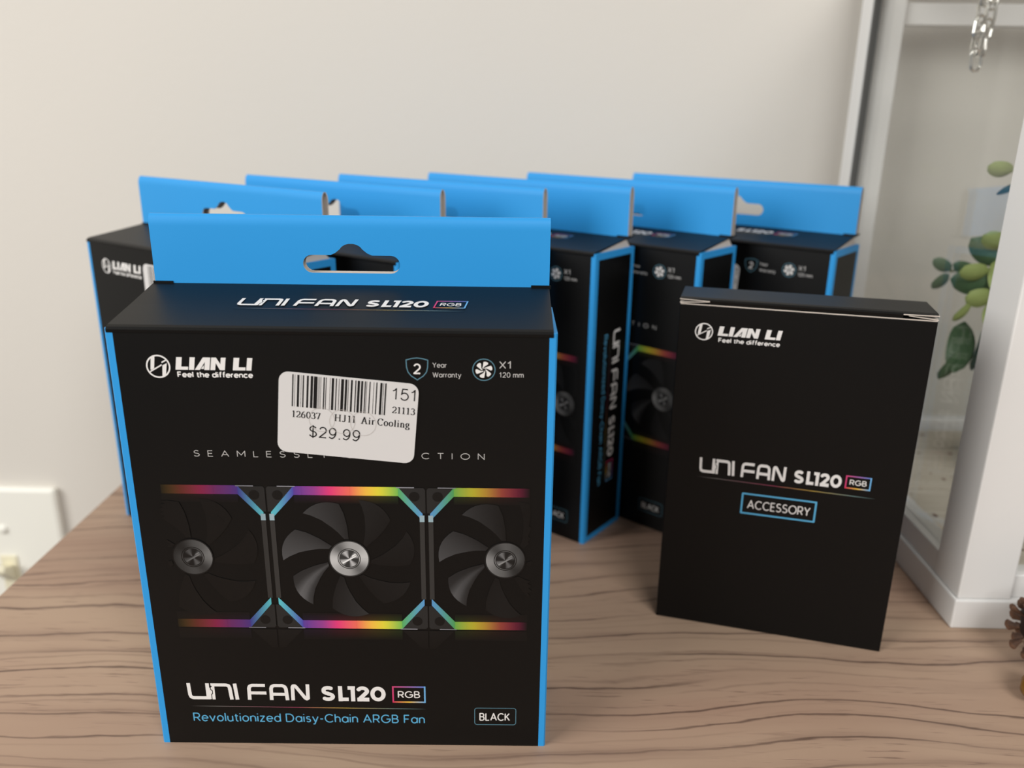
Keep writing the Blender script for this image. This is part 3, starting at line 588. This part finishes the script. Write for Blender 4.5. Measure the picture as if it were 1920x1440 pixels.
    for lay in (-1, 1):
        o_ = lambda v, inner: (v.x, tab_y + 0.0019 + lay * (prof_y(v.z) - (th if inner else 0) * min(1, prof_y(v.z) / 0.0008)), cz + v.z)
        for t, ny in zip(tri, fn):
            pts = t if (ny < 0) == (lay < 0) else t[::-1]
            mb.poly([o_(v, 0) for v in pts], 0); mb.poly([o_(v, 1) for v in reversed(pts)], 1)
        for a, b_ in bnd:
            if a.z > Ht - 1e-6 and b_.z > Ht - 1e-6: continue
            mb.poly([o_(a, 0), o_(b_, 0), o_(b_, 1), o_(a, 1)], 1)
    tabo = mb.build('hang_tab', [M['blue'], M['raw']], root, weld=False, smooth=True)
    bm = bmesh.new(); bm.from_mesh(tabo.data); bmesh.ops.remove_doubles(bm, verts=bm.verts, dist=2e-6); bm.to_mesh(tabo.data); bm.free(); tabo.data.set_sharp_from_angle(angle=R(40))
    # ---- prints
    FR = lambda u, v, l: (u, -l, v)
    ink = Ink(); li_emblem(ink, (-54.6, 144.4), 3.75); lian_li(ink, -49.3, 143.4, 24.2, 4.1); ink.text('Feel the difference', -48.9, -25.2, 140.9, 1.95, wt=0.20)
    ink.build('brand_logo', [M['white_ink']], FR, carton)
    ink = Ink()
    shp = [(22.9, 147.5), (24.6, 148.0), (26.3, 148.2), (28.0, 148.0), (29.7, 147.5), (29.6, 145.2), (29.2, 143.6), (28.2, 142.3), (26.3, 141.0), (24.4, 142.3), (23.4, 143.6), (23.0, 145.2)]
    ink.stroke(shp, 0.33, 0, closed=True); ink.text('2', 25.1, 27.5, 142.9, 3.5, 1, wt=0.14); ink.text('Year', 31.1, 35.6, 145.1, 1.7, 2); ink.text('Warranty', 31.1, 40.1, 141.9, 1.7, 2)
    ink.build('warranty_mark', [M['teal_ink'], M['white_ink'], M['grey_ink']], FR, carton)
    ink = Ink(); c_ = (47.2, 144.6); ink.ring(c_, 3.5, 0.3, 0)
    for k in range(6):
        a0 = k * 60 + 20; P_ = lambda r, a: (c_[0] + r * math.cos(R(a0 + a)), c_[1] + r * math.sin(R(a0 + a)))
        ink.poly([P_(0.35, 60), P_(0.9, 8), P_(1.5, -14), P_(2.2, -26), P_(2.62, -20), P_(2.72, -4), P_(2.62, 12), P_(2.0, 16), P_(1.3, 24), P_(0.75, 48)], 1)
    ink.text('X1', 52.0, 55.6, 145.0, 2.5, 2); ink.text('120 mm', 52.0, 59.7, 142.1, 1.75, 2)
    ink.build('fan_count_mark', [M['teal_ink'], M['white_ink'], M['grey_ink']], FR, carton)
    ink = Ink(); ink.text('SEAMLESSLY CONNECTION', -46.6, 47.5, 114.0, 2.2, wt=0.10, track=0.75); ink.build('slogan_lettering', [M['grey_ink']], FR, carton)
    fan_picture().build('fan_picture', [M['print']], FR, carton, color=True)
    def title(parent, name, xf):
        ink = Ink(); t = Ink(); uni_fan(t, 1); ink.add(t, lambda p: (-58.7 + p[0], 19.2 + p[1] - 0.0))
        t = Ink(); sl120(t, 1); ink.add(t, lambda p: (-10.9 + p[0], 19.0 + p[1])); rgb_badge(ink, 14.9, 18.9, 11.4, 6.5)
        gradient_line(ink, -58.2, 16.3, 26.8, 15.9, 0.22, 0, BK); return ink.build(name, [M['print'], M['white_ink']], xf, parent, color=True)
    title(carton, 'product_title', FR)
    ink = Ink(); ink.text('Revolutionized Daisy-Chain ARGB Fan', -57.8, 26.1, 9.6, 3.75, wt=0.115); ink.build('description_lettering', [M['blue_ink']], FR, carton)
    def rrect(ink, x0, y0, x1, y1, r, wd, mi):
        pts = []
        for cx, cy, a in ((x1 - r, y1 - r, 0), (x0 + r, y1 - r, 90), (x0 + r, y0 + r, 180), (x1 - r, y0 + r, 270)): pts += arc(cx, cy, r, r, a, a + 90, 5)
        ink.stroke(pts, wd, mi, 1, closed=True)
    ink = Ink(); rrect(ink, 44.2, 9.4, 59.1, 16.6, 0.9, 0.26, 0); ink.text('BLACK', 45.9, 57.0, 11.1, 3.4, 1, wt=0.125); ink.build('colour_badge', [M['teal_ink'], M['white_ink']], FR, carton)
    # lid title, slanted, and the long title on each narrow side
    k = 0.885
    TP = lambda u, v, l: ((u + 16.2e-3) * k + 3.0e-3 + (v - 22e-3) * 0.12, 0.0208 + (v - 22.2e-3) * k, zl(0.0208 + (v - 22.2e-3) * k) + 0.00035 + l)
    title(flap, 'lid_title', TP)
    ks = 1.0
    def SD(u, v, l):   # right-hand side: the words run downwards
        return (h2 + l, 0.0237 + (v - 22.3e-3) * ks * 0.95, 0.0725 - (u + 16.2e-3) * ks)
    title(carton, 'side_title', SD)
    ink = Ink(); ink.text('Revolutionized Daisy-Chain ARGB Fan', -57.8, 26.1, 9.6, 3.75, wt=0.115); ink.build('side_lettering', [M['blue_ink']], SD, carton)
    return root

def sticker(parent, u, v, tilt):    # u, v: top left corner on the front, mm
    w_, h_ = 44.0, 27.3
    r = 3.1; pts = []
    for cx, cy, a in ((w_ - r, -r, 0), (r, -r, 90), (r, -h_ + r, 180), (w_ - r, -h_ + r, 270)): pts += arc(cx, cy, r, r, a, a + 90, 6)
    ca, sa = math.cos(R(tilt)), math.sin(R(tilt))
    XF = lambda x, y, l: (u / 1000 + x * ca - y * sa, -0.00034 - l, v / 1000 + x * sa + y * ca)
    mb = MB(); F = [XF(x / 1000, y / 1000, 6e-5) for x, y in pts]; B = [XF(x / 1000, y / 1000, -5e-5) for x, y in pts]
    mb.poly(F); mb.poly(B[::-1])
    for i in range(len(F)): mb.poly([F[i], B[i], B[(i + 1) % len(F)], F[(i + 1) % len(F)]])
    st = mb.build('price_sticker', [M['paper']], parent, weld=True); st['label'] = 'white price sticker with a barcode'
    bars = [(312, 14), (340, 4), (368, 24), (410, 4), (430, 14), (475, 22), (518, 28), (555, 40), (605, 4), (618, 4), (632, 4), (662, 14), (688, 8), (735, 4), (755, 26), (800, 12), (835, 6), (860, 32), (905, 24), (940, 6), (970, 20), (1018, 12), (1045, 26), (1085, 22), (1125, 12), (1145, 5), (1178, 12), (1225, 5), (1255, 12), (1300, 24), (1335, 5), (1355, 15)]
    f = lambda x, y, l: XF(x, y, l + 6e-5)
    ink = Ink()
    for a, b in bars: ink.rect(((a - 160) / 35.8, -11.4), ((a + b - 160) / 35.8, -0.7))
    ink.build('barcode', [M['black_ink']], f, st)
    ink = Ink(); ink.text('151', 35.7, 43.0, -5.9, 4.0, wt=0.095); serif_text(ink, '21113', 35.9, 43.2, -10.4, 2.2); serif_text(ink, '126037', 4.3, 13.3, -15.0, 2.2)
    serif_text(ink, 'HJ11', 17.9, 24.6, -15.0, 2.3); serif_text(ink, 'Air', 26.4, 30.7, -15.0, 2.3); serif_text(ink, 'Cooling', 31.5, 41.8, -15.0, 2.3); ink.text('$29.99', 10.0, 26.3, -21.3, 3.9, wt=0.10)
    ink.build('price_lettering', [M['black_ink']], f, st)
    ink = Ink()
    for cx in (13.9, 20.4, 27.1): ink.ring((cx, -15.0), 4.05, 0.12, 0, 2)
    ink.build('security_cut', [M['slit']], f, st)
    return st

front = fan_box(0.15660, 0.16282, D + 0.0011, 0.18691, (-0.0598, 0.2471, 0), R(1.153))
tag(front, 'black and blue fan box standing nearest the camera, with the $29.99 sticker', 'box', 'hanging fan boxes')
sticker(front, -16.9, 143.6, -5.2)
rear0 = fan_box(0.15660, 0.16180, D - 0.00519, 0.18626, (-0.1668, 0.3849, 0), R(-32.794))
spots = [((-0.1668, 0.3849), -32.79, 'leftmost black and blue fan box, behind the front box, sticker beside its logo'),
         ((-0.1161, 0.4054), -32.65, 'second fan box from the left in the rear row, mostly hidden'),
         ((-0.0676, 0.4204), -32.60, 'third fan box from the left in the rear row, only its blue tab showing'),
         ((-0.0230, 0.4403), -36.19, 'rear fan box showing its blue-edged side with vertical lettering, right of front box'),
         ((0.0319, 0.4524), -39.63, 'second fan box from the right in the rear row, half behind accessory box'),
         ((0.0999, 0.4618), -37.52, 'rightmost fan box of the rear row, beside the glass terrarium')]
rears = [rear0] + [copy_tree(rear0) for _ in spots[1:]]
for o, (p, a, lb) in zip(rears, spots):
    o.location = (*p, 0); o.rotation_euler = (0, 0, R(a)); tag(o, lb, 'box', 'hanging fan boxes')
sticker(rears[0], -22.6, 149.2, -1.0)
sticker(rears[5], -23.5, 146.5, -3.0)

# ------------------------------------------------------------------ accessory box
def accessory():
    w_, hh, d_ = 0.0968, 0.1478, 0.0262; k = w_ / 2
    root = tag(empty('accessory_box', (0.1101, 0.3219, 0), R(-14.48)), 'plain black accessory box with white lettering standing at the right', 'box')
    mb = MB(); mb.box((-k, 0, 0), (k, d_, hh)); carton = mb.build('carton', [M['black']], root, bevel=0.0004)
    # raw paper edge along the front, tuck lid slightly sprung open, dust flaps peeping out at both corners
    mb = MB(); mb.box((-k + 0.0003, -0.00012, hh - 0.0001), (k - 0.0003, 0.0003, hh + 0.00025)); mb.build('paper_edge', [M['raw']], root)
    zt = hh + 0.0019
    prof = [(0.0006, hh + 0.0001), (0.0002, zt - 0.0002), (0.0010, zt + 0.0004), (0.0026, zt + 0.0007), (d_, hh + 0.0022), (d_, hh - 0.0001), (0.0026, zt + 0.0002), (0.0010, zt - 0.0001)]
    mb = MB(); mb.extrude_x(prof, -k + 0.0115, k - 0.0125)
    for xa, xb in ((-k, -k + 0.0115), (k - 0.0125, k)):
        p2 = [(0.0004, zt - 0.0004), (0.0010, zt + 0.0004), (0.0026, zt + 0.0007), (d_, hh + 0.0022), (d_, hh - 0.0001), (0.0026, zt + 0.0002), (0.0010, zt - 0.0001)]
        mb.extrude_x(p2, xa, xb)
    lid = mb.build('lid_flap', [M['black']], root)
    mb = MB(); 
    mb.poly([(-k - 0.0002, 0.0002, zt + 0.0003), (-k - 0.0002, 0.0002, zt - 0.0001), (-k + 0.0118, 0.0002, zt - 0.0005), (-k + 0.0118, 0.0002, zt - 0.0002)]); 
    mb.build('lid_paper_edge', [M['raw']], root); mb = MB()
    mb.poly([(k + 0.0002, 0.0002, zt - 0.0001), (k + 0.0002, 0.0002, zt + 0.0003), (k - 0.0125, 0.0002, zt + 0.0001), (k - 0.0125, 0.0002, zt - 0.0003)])
    mb.build('lid_paper_edge', [M['raw']], root)
    for sx, ln in ((-1, 0.0118), (1, 0.0105)):
        mb = MB(); xo, xi = sx * (k + 0.0001), sx * (k - ln)
        a, b, c = (xo, hh + 0.0003), (xo, hh + 0.0006), (xi, zt - 0.0004); cc = (xi, zt - 0.0006)
        q = [a, b, c, cc]
        f1 = [(x, 0.0000, z) for x, z in q]; f2 = [(x, 0.012, z) for x, z in q]
        mb.poly(f1); mb.poly(f2[::-1])
        for i in range(4): mb.poly([f1[i], f2[i], f2[(i + 1) % 4], f1[(i + 1) % 4]])
        mb.build('dust_flap', [M['raw']], root)
    FR = lambda u, v, l: (u, -l, v)
    ink = Ink(); li_emblem(ink, (-37.9, 136.8), 3.6); lian_li(ink, -32.4, 135.6, 25.0, 3.95); ink.text('Feel the difference', -31.9, -7.7, 132.8, 1.95, wt=0.20); ink.build('brand_logo', [M['white_ink']], FR, carton)
    ink = Ink(); t = Ink(); uni_fan(t, 1); f = 35.7 / 43.8; ink.add(t, lambda p: (-34.9 + p[0] * f, 74.5 + p[1] * 0.99))
    t = Ink(); sl120(t, 1); ink.add(t, lambda p: (4.0 + p[0] * 18.9 / 23.2, 74.6 + p[1] * 0.93)); rgb_badge(ink, 24.5, 75.3, 9.4, 5.3)
    gradient_line(ink, -35.6, 72.4, 36.6, 71.8, 0.25, 0, BK); ink.build('product_title', [M['print'], M['white_ink']], FR, carton, color=True)
    ink = Ink(); P = [(-15.7, 57.9), (14.2, 57.9), (14.2, 67.0), (-15.7, 67.0)]
    ink.stroke(P, 0.75, 0, closed=True); ink.text('ACCESSORY', -13.4, 12.3, 60.2, 4.1, 1, wt=0.11); ink.build('accessory_badge', [M['blue_ink'], M['white_ink']], FR, carton)
    return root
accessory()

# ------------------------------------------------------------------ white framed glass terrarium
TX0, TX1, TY0, TY1 = 0.1965, 0.4165, 0.3288, 0.5475
ter = tag(empty('glass_terrarium', (TX0, TY0, 0)), 'white framed glass terrarium cabinet at the right edge of the table', 'terrarium')
tw_, td_ = TX1 - TX0, TY1 - TY0
mb = MB(); mb.box((0, 0, 0), (tw_, td_, 0.0147)); mb.build('plinth', [M['white']], ter, bevel=0.0008)
i_ = 0.0014; pw, pd, zt = 0.0240, 0.023, 0.2845
ztop = 0.312; bw = 0.020; bd = 0.017       # the two back posts are slimmer
for px, py, w_, d2 in ((i_, i_, pw, pd), (tw_ - i_ - pw, i_, pw, pd), (i_, td_ - i_ - bd, bw, bd), (tw_ - i_ - bw, td_ - i_ - bd, bw, bd)):
    mb = MB(); mb.box((px, py, 0.0147), (px + w_, py + d2, ztop)); mb.build('post', [M['white']], ter, bevel=0.0008)
rails = []
for z1, z2 in ((0.0147, 0.0262), (0.300, ztop)):
    rails.append(((i_ + pw, i_ + 0.002, z1), (tw_ - i_ - pw, i_ + 0.012, z2))); rails.append(((i_ + bw, td_ - i_ - 0.012, z1), (tw_ - i_ - bw, td_ - i_ - 0.002, z2)))
    for x_ in (i_ + 0.0003, tw_ - i_ - 0.0123): rails.append(((x_, i_ + pd, z1), (x_ + 0.012, td_ - i_ - bd, z2)))
rails.append(((i_ + bw, td_ - i_ - 0.014, 0.2725), (tw_ - i_ - bw, td_ - i_ - 0.002, 0.2845)))
for a, b in rails: mb = MB(); mb.box(a, b); mb.build('rail', [M['white']], ter, bevel=0.0006)
def pane(a, b): mb = MB(); mb.box(a, b); return mb.build('glass_pane', [M['glass']], ter)
pane((i_ + 0.004, i_ + pd, 0.0262), (i_ + 0.006, td_ - i_ - bd, 0.300)); pane((tw_ - i_ - 0.006, i_ + pd, 0.0262), (tw_ - i_ - 0.004, td_ - i_ - bd, 0.300))
pane((i_ + pw, i_ + 0.006, 0.0262), (tw_ - i_ - pw, i_ + 0.008, 0.300)); pane((i_ + bw, td_ - i_ - 0.008, 0.0262), (tw_ - i_ - bw, td_ - i_ - 0.006, 0.2725))
for x_ in (i_ + 0.0005, tw_ - i_ - 0.0040):      # added dark strip painted as the shaded groove between side pane and back post
    mb = MB(); mb.box((x_, td_ - i_ - bd - 0.0028, 0.0262), (x_ + 0.0035, td_ - i_ - bd, 0.300)); mb.build('groove_shade_strip', [M['groove_shade']], ter)
zt = ztop
npl = 6; inner0, inner1 = 0.016, td_ - 0.016
for k in range(npl):
    y1 = inner0 + (inner1 - inner0) * k / npl; y2 = inner0 + (inner1 - inner0) * (k + 1) / npl - 0.0014
    mb = MB(); mb.box((0.017, y1, 0.0147), (tw_ - 0.017, y2, 0.0196 + 0.0004 * (k % 2))); mb.build('floor_plank', [M['plank']], ter, bevel=0.0006)
# pitched roof: ridge, rafters and two panes
rz_, rx_ = 0.372, tw_ / 2
mb = MB(); mb.box((rx_ - 0.006, 0.002, rz_ - 0.008), (rx_ + 0.006, td_ - 0.002, rz_ + 0.006)); mb.build('ridge', [M['white']], ter, bevel=0.0006)
for sx in (-1, 1):
    xe = rx_ + sx * (rx_ - 0.004)
    for yy in (i_, td_ / 2 + 0.0055, td_ - i_ - 0.012):
        mb = MB(); a, b = (xe, zt), (rx_ + sx * 0.005, rz_ + 0.002)
        q = [(a[0], a[1]), (a[0], a[1] + 0.010), (b[0], b[1] + 0.004), (b[0], b[1] - 0.008)]
        f1 = [(x, yy, z) for x, z in q]; f2 = [(x, yy + 0.012, z) for x, z in q]
        mb.poly(f1); mb.poly(f2[::-1])
        for i in range(4): mb.poly([f1[i], f2[i], f2[(i + 1) % 4], f1[(i + 1) % 4]])
        mb.build('rafter', [M['white']], ter, weld=True)
    mb = MB(); q = [(xe, zt + 0.010), (xe, zt + 0.012), (rx_ + sx * 0.006, rz_ + 0.008), (rx_ + sx * 0.006, rz_ + 0.006)]
    f1 = [(x, 0.002, z) for x, z in q]; f2 = [(x, td_ - 0.002, z) for x, z in q]
    mb.poly(f1); mb.poly(f2[::-1])
    for i in range(4): mb.poly([f1[i], f2[i], f2[(i + 1) % 4], f1[(i + 1) % 4]])
    mb.build('glass_pane', [M['glass']], ter, weld=True)

# chain looped down from the rafter
ch = tag(empty('hanging_chain', (0.2245, 0.45, 0.2500)), 'silver link chain hanging in a loop inside the glass terrarium', 'chain')
def link_mesh():
    mb = MB(); L_, r_, w2 = 0.0054, 0.00085, 0.0028; pts = []
    pts += [(w2 * math.cos(R(a)), 0, L_ - w2 + w2 * math.sin(R(a))) for a in range(0, 181, 30)]
    pts += [(w2 * math.cos(R(a)), 0, -L_ + w2 + w2 * math.sin(R(a))) for a in range(180, 361, 30)]
    tube(mb, pts, r_, 6, closed=True); me = mb.mesh('chain_link', [M['metal']])
    for p in me.polygons: p.use_smooth = True
    return me
lm_ = link_mesh()
path1 = [(-0.0012, -0.0009), (-0.0022, 0.0065), (-0.0022, 0.0140), (-0.0021, 0.0215), (-0.0011, 0.0290), (-0.0002, 0.0365), (0.0006, 0.0440), (0.0010, 0.0515), (0.0012, 0.0590), (0.0013, 0.0665), (0.0013, 0.0735)]
path2 = [(0.0012, 0.0055), (0.0028, 0.0128), (0.0034, 0.0202), (0.0033, 0.0277), (0.0036, 0.0352), (0.0039, 0.0427), (0.0038, 0.0502), (0.0036, 0.0577), (0.0034, 0.0652), (0.0032, 0.0722)]
for n_, pth in enumerate((path1, path2)):
    for i, (x, z) in enumerate(pth):
        o = link('chain_link', lm_, ch); o.location = (x, 0.0025 * n_, z)
        nx = pth[min(i + 1, len(pth) - 1)]; pv = pth[max(i - 1, 0)]; t = math.atan2(nx[0] - pv[0], nx[1] - pv[1])
        o.rotation_euler = (0, t, R(15 + (90 if (i + n_) % 2 else 0)))

# ------------------------------------------------------------------ leafy plant in the terrarium
pl = tag(empty('leafy_plant', (0.300, 0.440, 0.0200)), 'green round-leaved plant in a pot inside the terrarium', 'plant')
mb = MB(); lathe(mb, [(0, 0), (0.022, 0), (0.030, 0.045), (0.031, 0.048), (0.027, 0.048), (0.026, 0.040), (0, 0.040)], 28); mb.build('pot', [M['pot']], pl, weld=True, smooth=False)
mb = MB(); lathe(mb, [(0, 0.0425), (0.018, 0.0425), (0.0262, 0.0405)], 24); mb.build('soil', [M['soil']], pl, weld=True)
def leaf_mesh(name, mt):
    mb = MB(); nu, nv = 8, 6      # length along +x from 0 to 1
    def P(i, j):
        t = i / nu; s_ = j / nv * 2 - 1; wd = 0.31 * max(0.0, 1 - (2 * t - 1) ** 2) ** 0.55 if 0 < t < 1 else 0.0
        return (t, s_ * wd, 0.10 * s_ * s_ * (wd / 0.31) - 0.10 * math.sin(math.pi * t) + 0.12 * t * t)
    def Q(i, j): p = P(i, j); return (p[0], p[1], p[2] - 0.03)
    for i in range(nu):
        for j in range(nv):
            mb.poly([P(i, j), P(i + 1, j), P(i + 1, j + 1), P(i, j + 1)]); mb.poly([Q(i, j + 1), Q(i + 1, j + 1), Q(i + 1, j), Q(i, j)])
    me = mb.mesh(name, [mt]); bm = bmesh.new(); bm.from_mesh(me); bmesh.ops.remove_doubles(bm, verts=bm.verts, dist=1e-4); bmesh.ops.dissolve_degenerate(bm, dist=1e-5, edges=bm.edges); bm.to_mesh(me); bm.free()
    for p in me.polygons: p.use_smooth = True
    return me
LFL, LFD = leaf_mesh('leaf', M['leaf_light']), leaf_mesh('leaf', M['leaf_dark'])
base = Vector((0.300, 0.440, 0.0200))
def leaf(p, direction, size, light, roll=0.0):
    o = link('leaf', LFL if light else LFD, pl); d = Vector(direction).normalized()
    q = d.to_track_quat('X', 'Z'); o.rotation_euler = (q.to_matrix() @ Matrix.Rotation(roll, 3, 'X')).to_euler()
    o.location = Vector(p) - base; o.scale = (size * 0.88,) * 3
def stem(pts):
    # smooth curve through a few points
    P = [Vector(p) for p in pts]; out = []
    for i in range(len(P) - 1):
        a, b, c, d = P[max(i - 1, 0)], P[i], P[i + 1], P[min(i + 2, len(P) - 1)]
        for k in range(6):
            t = k / 6; out.append(0.5 * ((2 * b) + (c - a) * t + (2 * a - 5 * b + 4 * c - d) * t * t + (3 * b - a - 3 * c + d) * t ** 3))
    out.append(P[-1]); mb = MB(); tube(mb, [p - base for p in out], [0.0013 - 0.0007 * i / len(out) for i in range(len(out))], 6); mb.build('stem', [M['stem']], pl, smooth=True); return out
s1 = stem([(0.300, 0.440, 0.060), (0.290, 0.437, 0.120), (0.262, 0.432, 0.175), (0.245, 0.430, 0.196)])
s2 = stem([(0.298, 0.438, 0.060), (0.280, 0.432, 0.100), (0.255, 0.428, 0.128), (0.242, 0.427, 0.138)])
s3 = stem([(0.302, 0.442, 0.060), (0.295, 0.445, 0.110), (0.268, 0.452, 0.140), (0.244, 0.455, 0.1425), (0.2322, 0.456, 0.1412)])
s4 = stem([(0.303, 0.436, 0.060), (0.312, 0.425, 0.130), (0.318, 0.415, 0.180)])
s5 = stem([(0.297, 0.437, 0.060), (0.272, 0.428, 0.092), (0.246, 0.424, 0.108)])
fd = (-0.2, -0.9, 0.4)
leaf((0.2400, 0.428, 0.1965), (-1, -0.25, 0.12), 0.016, 1, R(60)); leaf((0.2425, 0.429, 0.196), (0.15, -0.3, 1.0), 0.017, 1, R(20)); leaf((0.248, 0.430, 0.194), (-0.8, -0.3, -0.55), 0.020, 0, R(40))
leaf((0.252, 0.431, 0.187), (0.4, -0.5, 0.5), 0.018, 1, R(60)); leaf((0.258, 0.432, 0.178), (-0.7, -0.3, -0.4), 0.020, 0, R(30)); leaf((0.262, 0.432, 0.172), (0.6, -0.3, 0.5), 0.018, 1, R(60))
leaf((0.2365, 0.426, 0.1470), (-1, -0.2, -0.05), 0.0175, 1, R(75)); leaf((0.2395, 0.424, 0.154), (0.15, -0.2, -1.0), 0.021, 1, R(85)); leaf((0.2415, 0.426, 0.1335), (-1, -0.35, 0.0), 0.0190, 1, R(80))
leaf((0.2305, 0.425, 0.1305), (-0.75, -0.3, -0.8), 0.0150, 1, R(70)); leaf((0.2415, 0.425, 0.1320), (0.02, -0.2, -1), 0.0180, 1, R(25)); leaf((0.2440, 0.427, 0.1600), (-0.8, -0.3, 0.25), 0.019, 1, R(60))
leaf((0.2440, 0.4285, 0.140), (-1, 0.1, 0.03), 0.026, 0, R(80)); leaf((0.2430, 0.429, 0.150), (-0.75, 0.2, 0.6), 0.022, 0, R(70)); leaf((0.2480, 0.430, 0.158), (0.3, -0.3, 0.9), 0.021, 1, R(60))
leaf((0.2300, 0.428, 0.120), (0.02, -0.1, -1), 0.031, 0, R(80)); leaf((0.2420, 0.427, 0.118), (-0.1, -0.1, -1), 0.028, 0, R(60)); leaf((0.2480, 0.426, 0.108), (0.2, -0.4, -0.9), 0.02, 0, R(60))
leaf((0.2330, 0.4560, 0.1420), (-0.9, 0.1, 0.45), 0.013, 0, R(75)); leaf((0.2320, 0.456, 0.1400), (-0.6, 0.1, -0.8), 0.013, 0, R(70)); leaf((0.2440, 0.452, 0.142), (-0.9, 0.1, 0.25), 0.014, 0, R(70)); leaf((0.2560, 0.452, 0.143), (-0.4, 0, -0.9), 0.02, 0, R(50))
leaf((0.2330, 0.4290, 0.1040), (-0.5, 0, -1.0), 0.022, 0, R(60)); leaf((0.2500, 0.427, 0.128), (0.7, -0.4, 0.6), 0.02, 1, R(60)); leaf((0.262, 0.430, 0.118), (0.5, -0.6, -0.5), 0.02, 0, R(60))
for k, p in enumerate(s4[4::2]): leaf(p, (math.cos(k * 2.4), math.sin(k * 2.4) - 0.3, 0.35), 0.02, k % 3 != 0, R(40))
for k, p in enumerate(s1[5:12:2]): leaf(p, (math.cos(k * 2.6 + 1), math.sin(k * 2.6 + 1), 0.3), 0.019, k % 2, R(40))

# ------------------------------------------------------------------ pine cone and nut at the right edge
pc = tag(empty('pine_cone', (0.2350, 0.3030, 0)), 'brown pine cone lying against the terrarium plinth at the right edge', 'pine cone')
mb = MB(); lathe(mb, [(0, -0.026), (0.010, -0.020), (0.0135, -0.006), (0.012, 0.008), (0.007, 0.020), (0, 0.026)], 20); core = mb.build('core', [M['cone_core']], pc, weld=True, smooth=True)
rotm = Matrix.Rotation(R(82), 3, 'Y') @ Matrix.Rotation(R(20), 3, 'Z')
core.rotation_euler = rotm.to_euler(); core.location = (0, 0, 0.0200); core.scale = (1.02, 1.02, 0.95)
mb = MB()
sec = [(0, 0.0020, 0.0008), (0.005, 0.0034, 0.0010), (0.0095, 0.0052, 0.0018), (0.0115, 0.0036, 0.0016), (0.0125, 0.0010, 0.0006)]
ring = lambda s_: [(s_[0], s_[1] * math.cos(a), s_[2] * math.sin(a) + s_[0] * s_[0] * 18) for a in [R(q) for q in range(0, 360, 45)]]
for a, b in zip(sec, sec[1:]):
    A, B = ring(a), ring(b)
    for j in range(8): mb.poly([A[j], A[(j + 1) % 8], B[(j + 1) % 8], B[j]])
mb.poly(ring(sec[-1])); scale_me = mb.mesh('scale', [M['cone']])
for p in scale_me.polygons: p.use_smooth = True
nsc = 130
for k in range(nsc):
    t = k / nsc; zz = -0.0225 + 0.043 * t; rr = 0.0125 * math.sin(math.pi * (0.16 + 0.78 * t)) ** 0.7; a = k * 2.39996
    sc = 0.55 + 0.45 * math.sin(math.pi * (0.12 + 0.75 * t)); d = Vector((math.cos(a), math.sin(a), -1.5 + 3.2 * t ** 0.7)).normalized()
    q = d.to_track_quat('X', 'Z').to_matrix(); o = link('scale', scale_me, pc); o.rotation_euler = (rotm @ q).to_euler()
    o.location = rotm @ Vector((rr * math.cos(a) * 0.8, rr * math.sin(a) * 0.8, zz)) + Vector((0, 0, 0.0200)); o.scale = (sc * 0.64,) * 3
ac = tag(empty('acorn', (0.2085, 0.2820, 0)), 'amber brown acorn on the table in front of the pine cone', 'acorn')
mb = MB(); lathe(mb, [(0, -0.0105), (0.0012, -0.0100), (0.0042, -0.0080), (0.0066, -0.0030), (0.0068, 0.0020), (0.0062, 0.0050)], 20); n1 = mb.build('nut', [M['acorn']], ac, weld=True, smooth=True)
mb = MB(); lathe(mb, [(0.0072, 0.0020), (0.0078, 0.0035), (0.0070, 0.0070), (0.0040, 0.0092), (0.0010, 0.0098), (0.0008, 0.0130), (0, 0.0131)], 20); n2 = mb.build('cap', [M['acorn_cap']], ac, weld=True, smooth=True)
for o in (n1, n2): o.rotation_euler = (R(-75), 0, R(-60)); o.location = (0, 0, 0.0066); o.scale = (0.86, 0.86, 0.86)
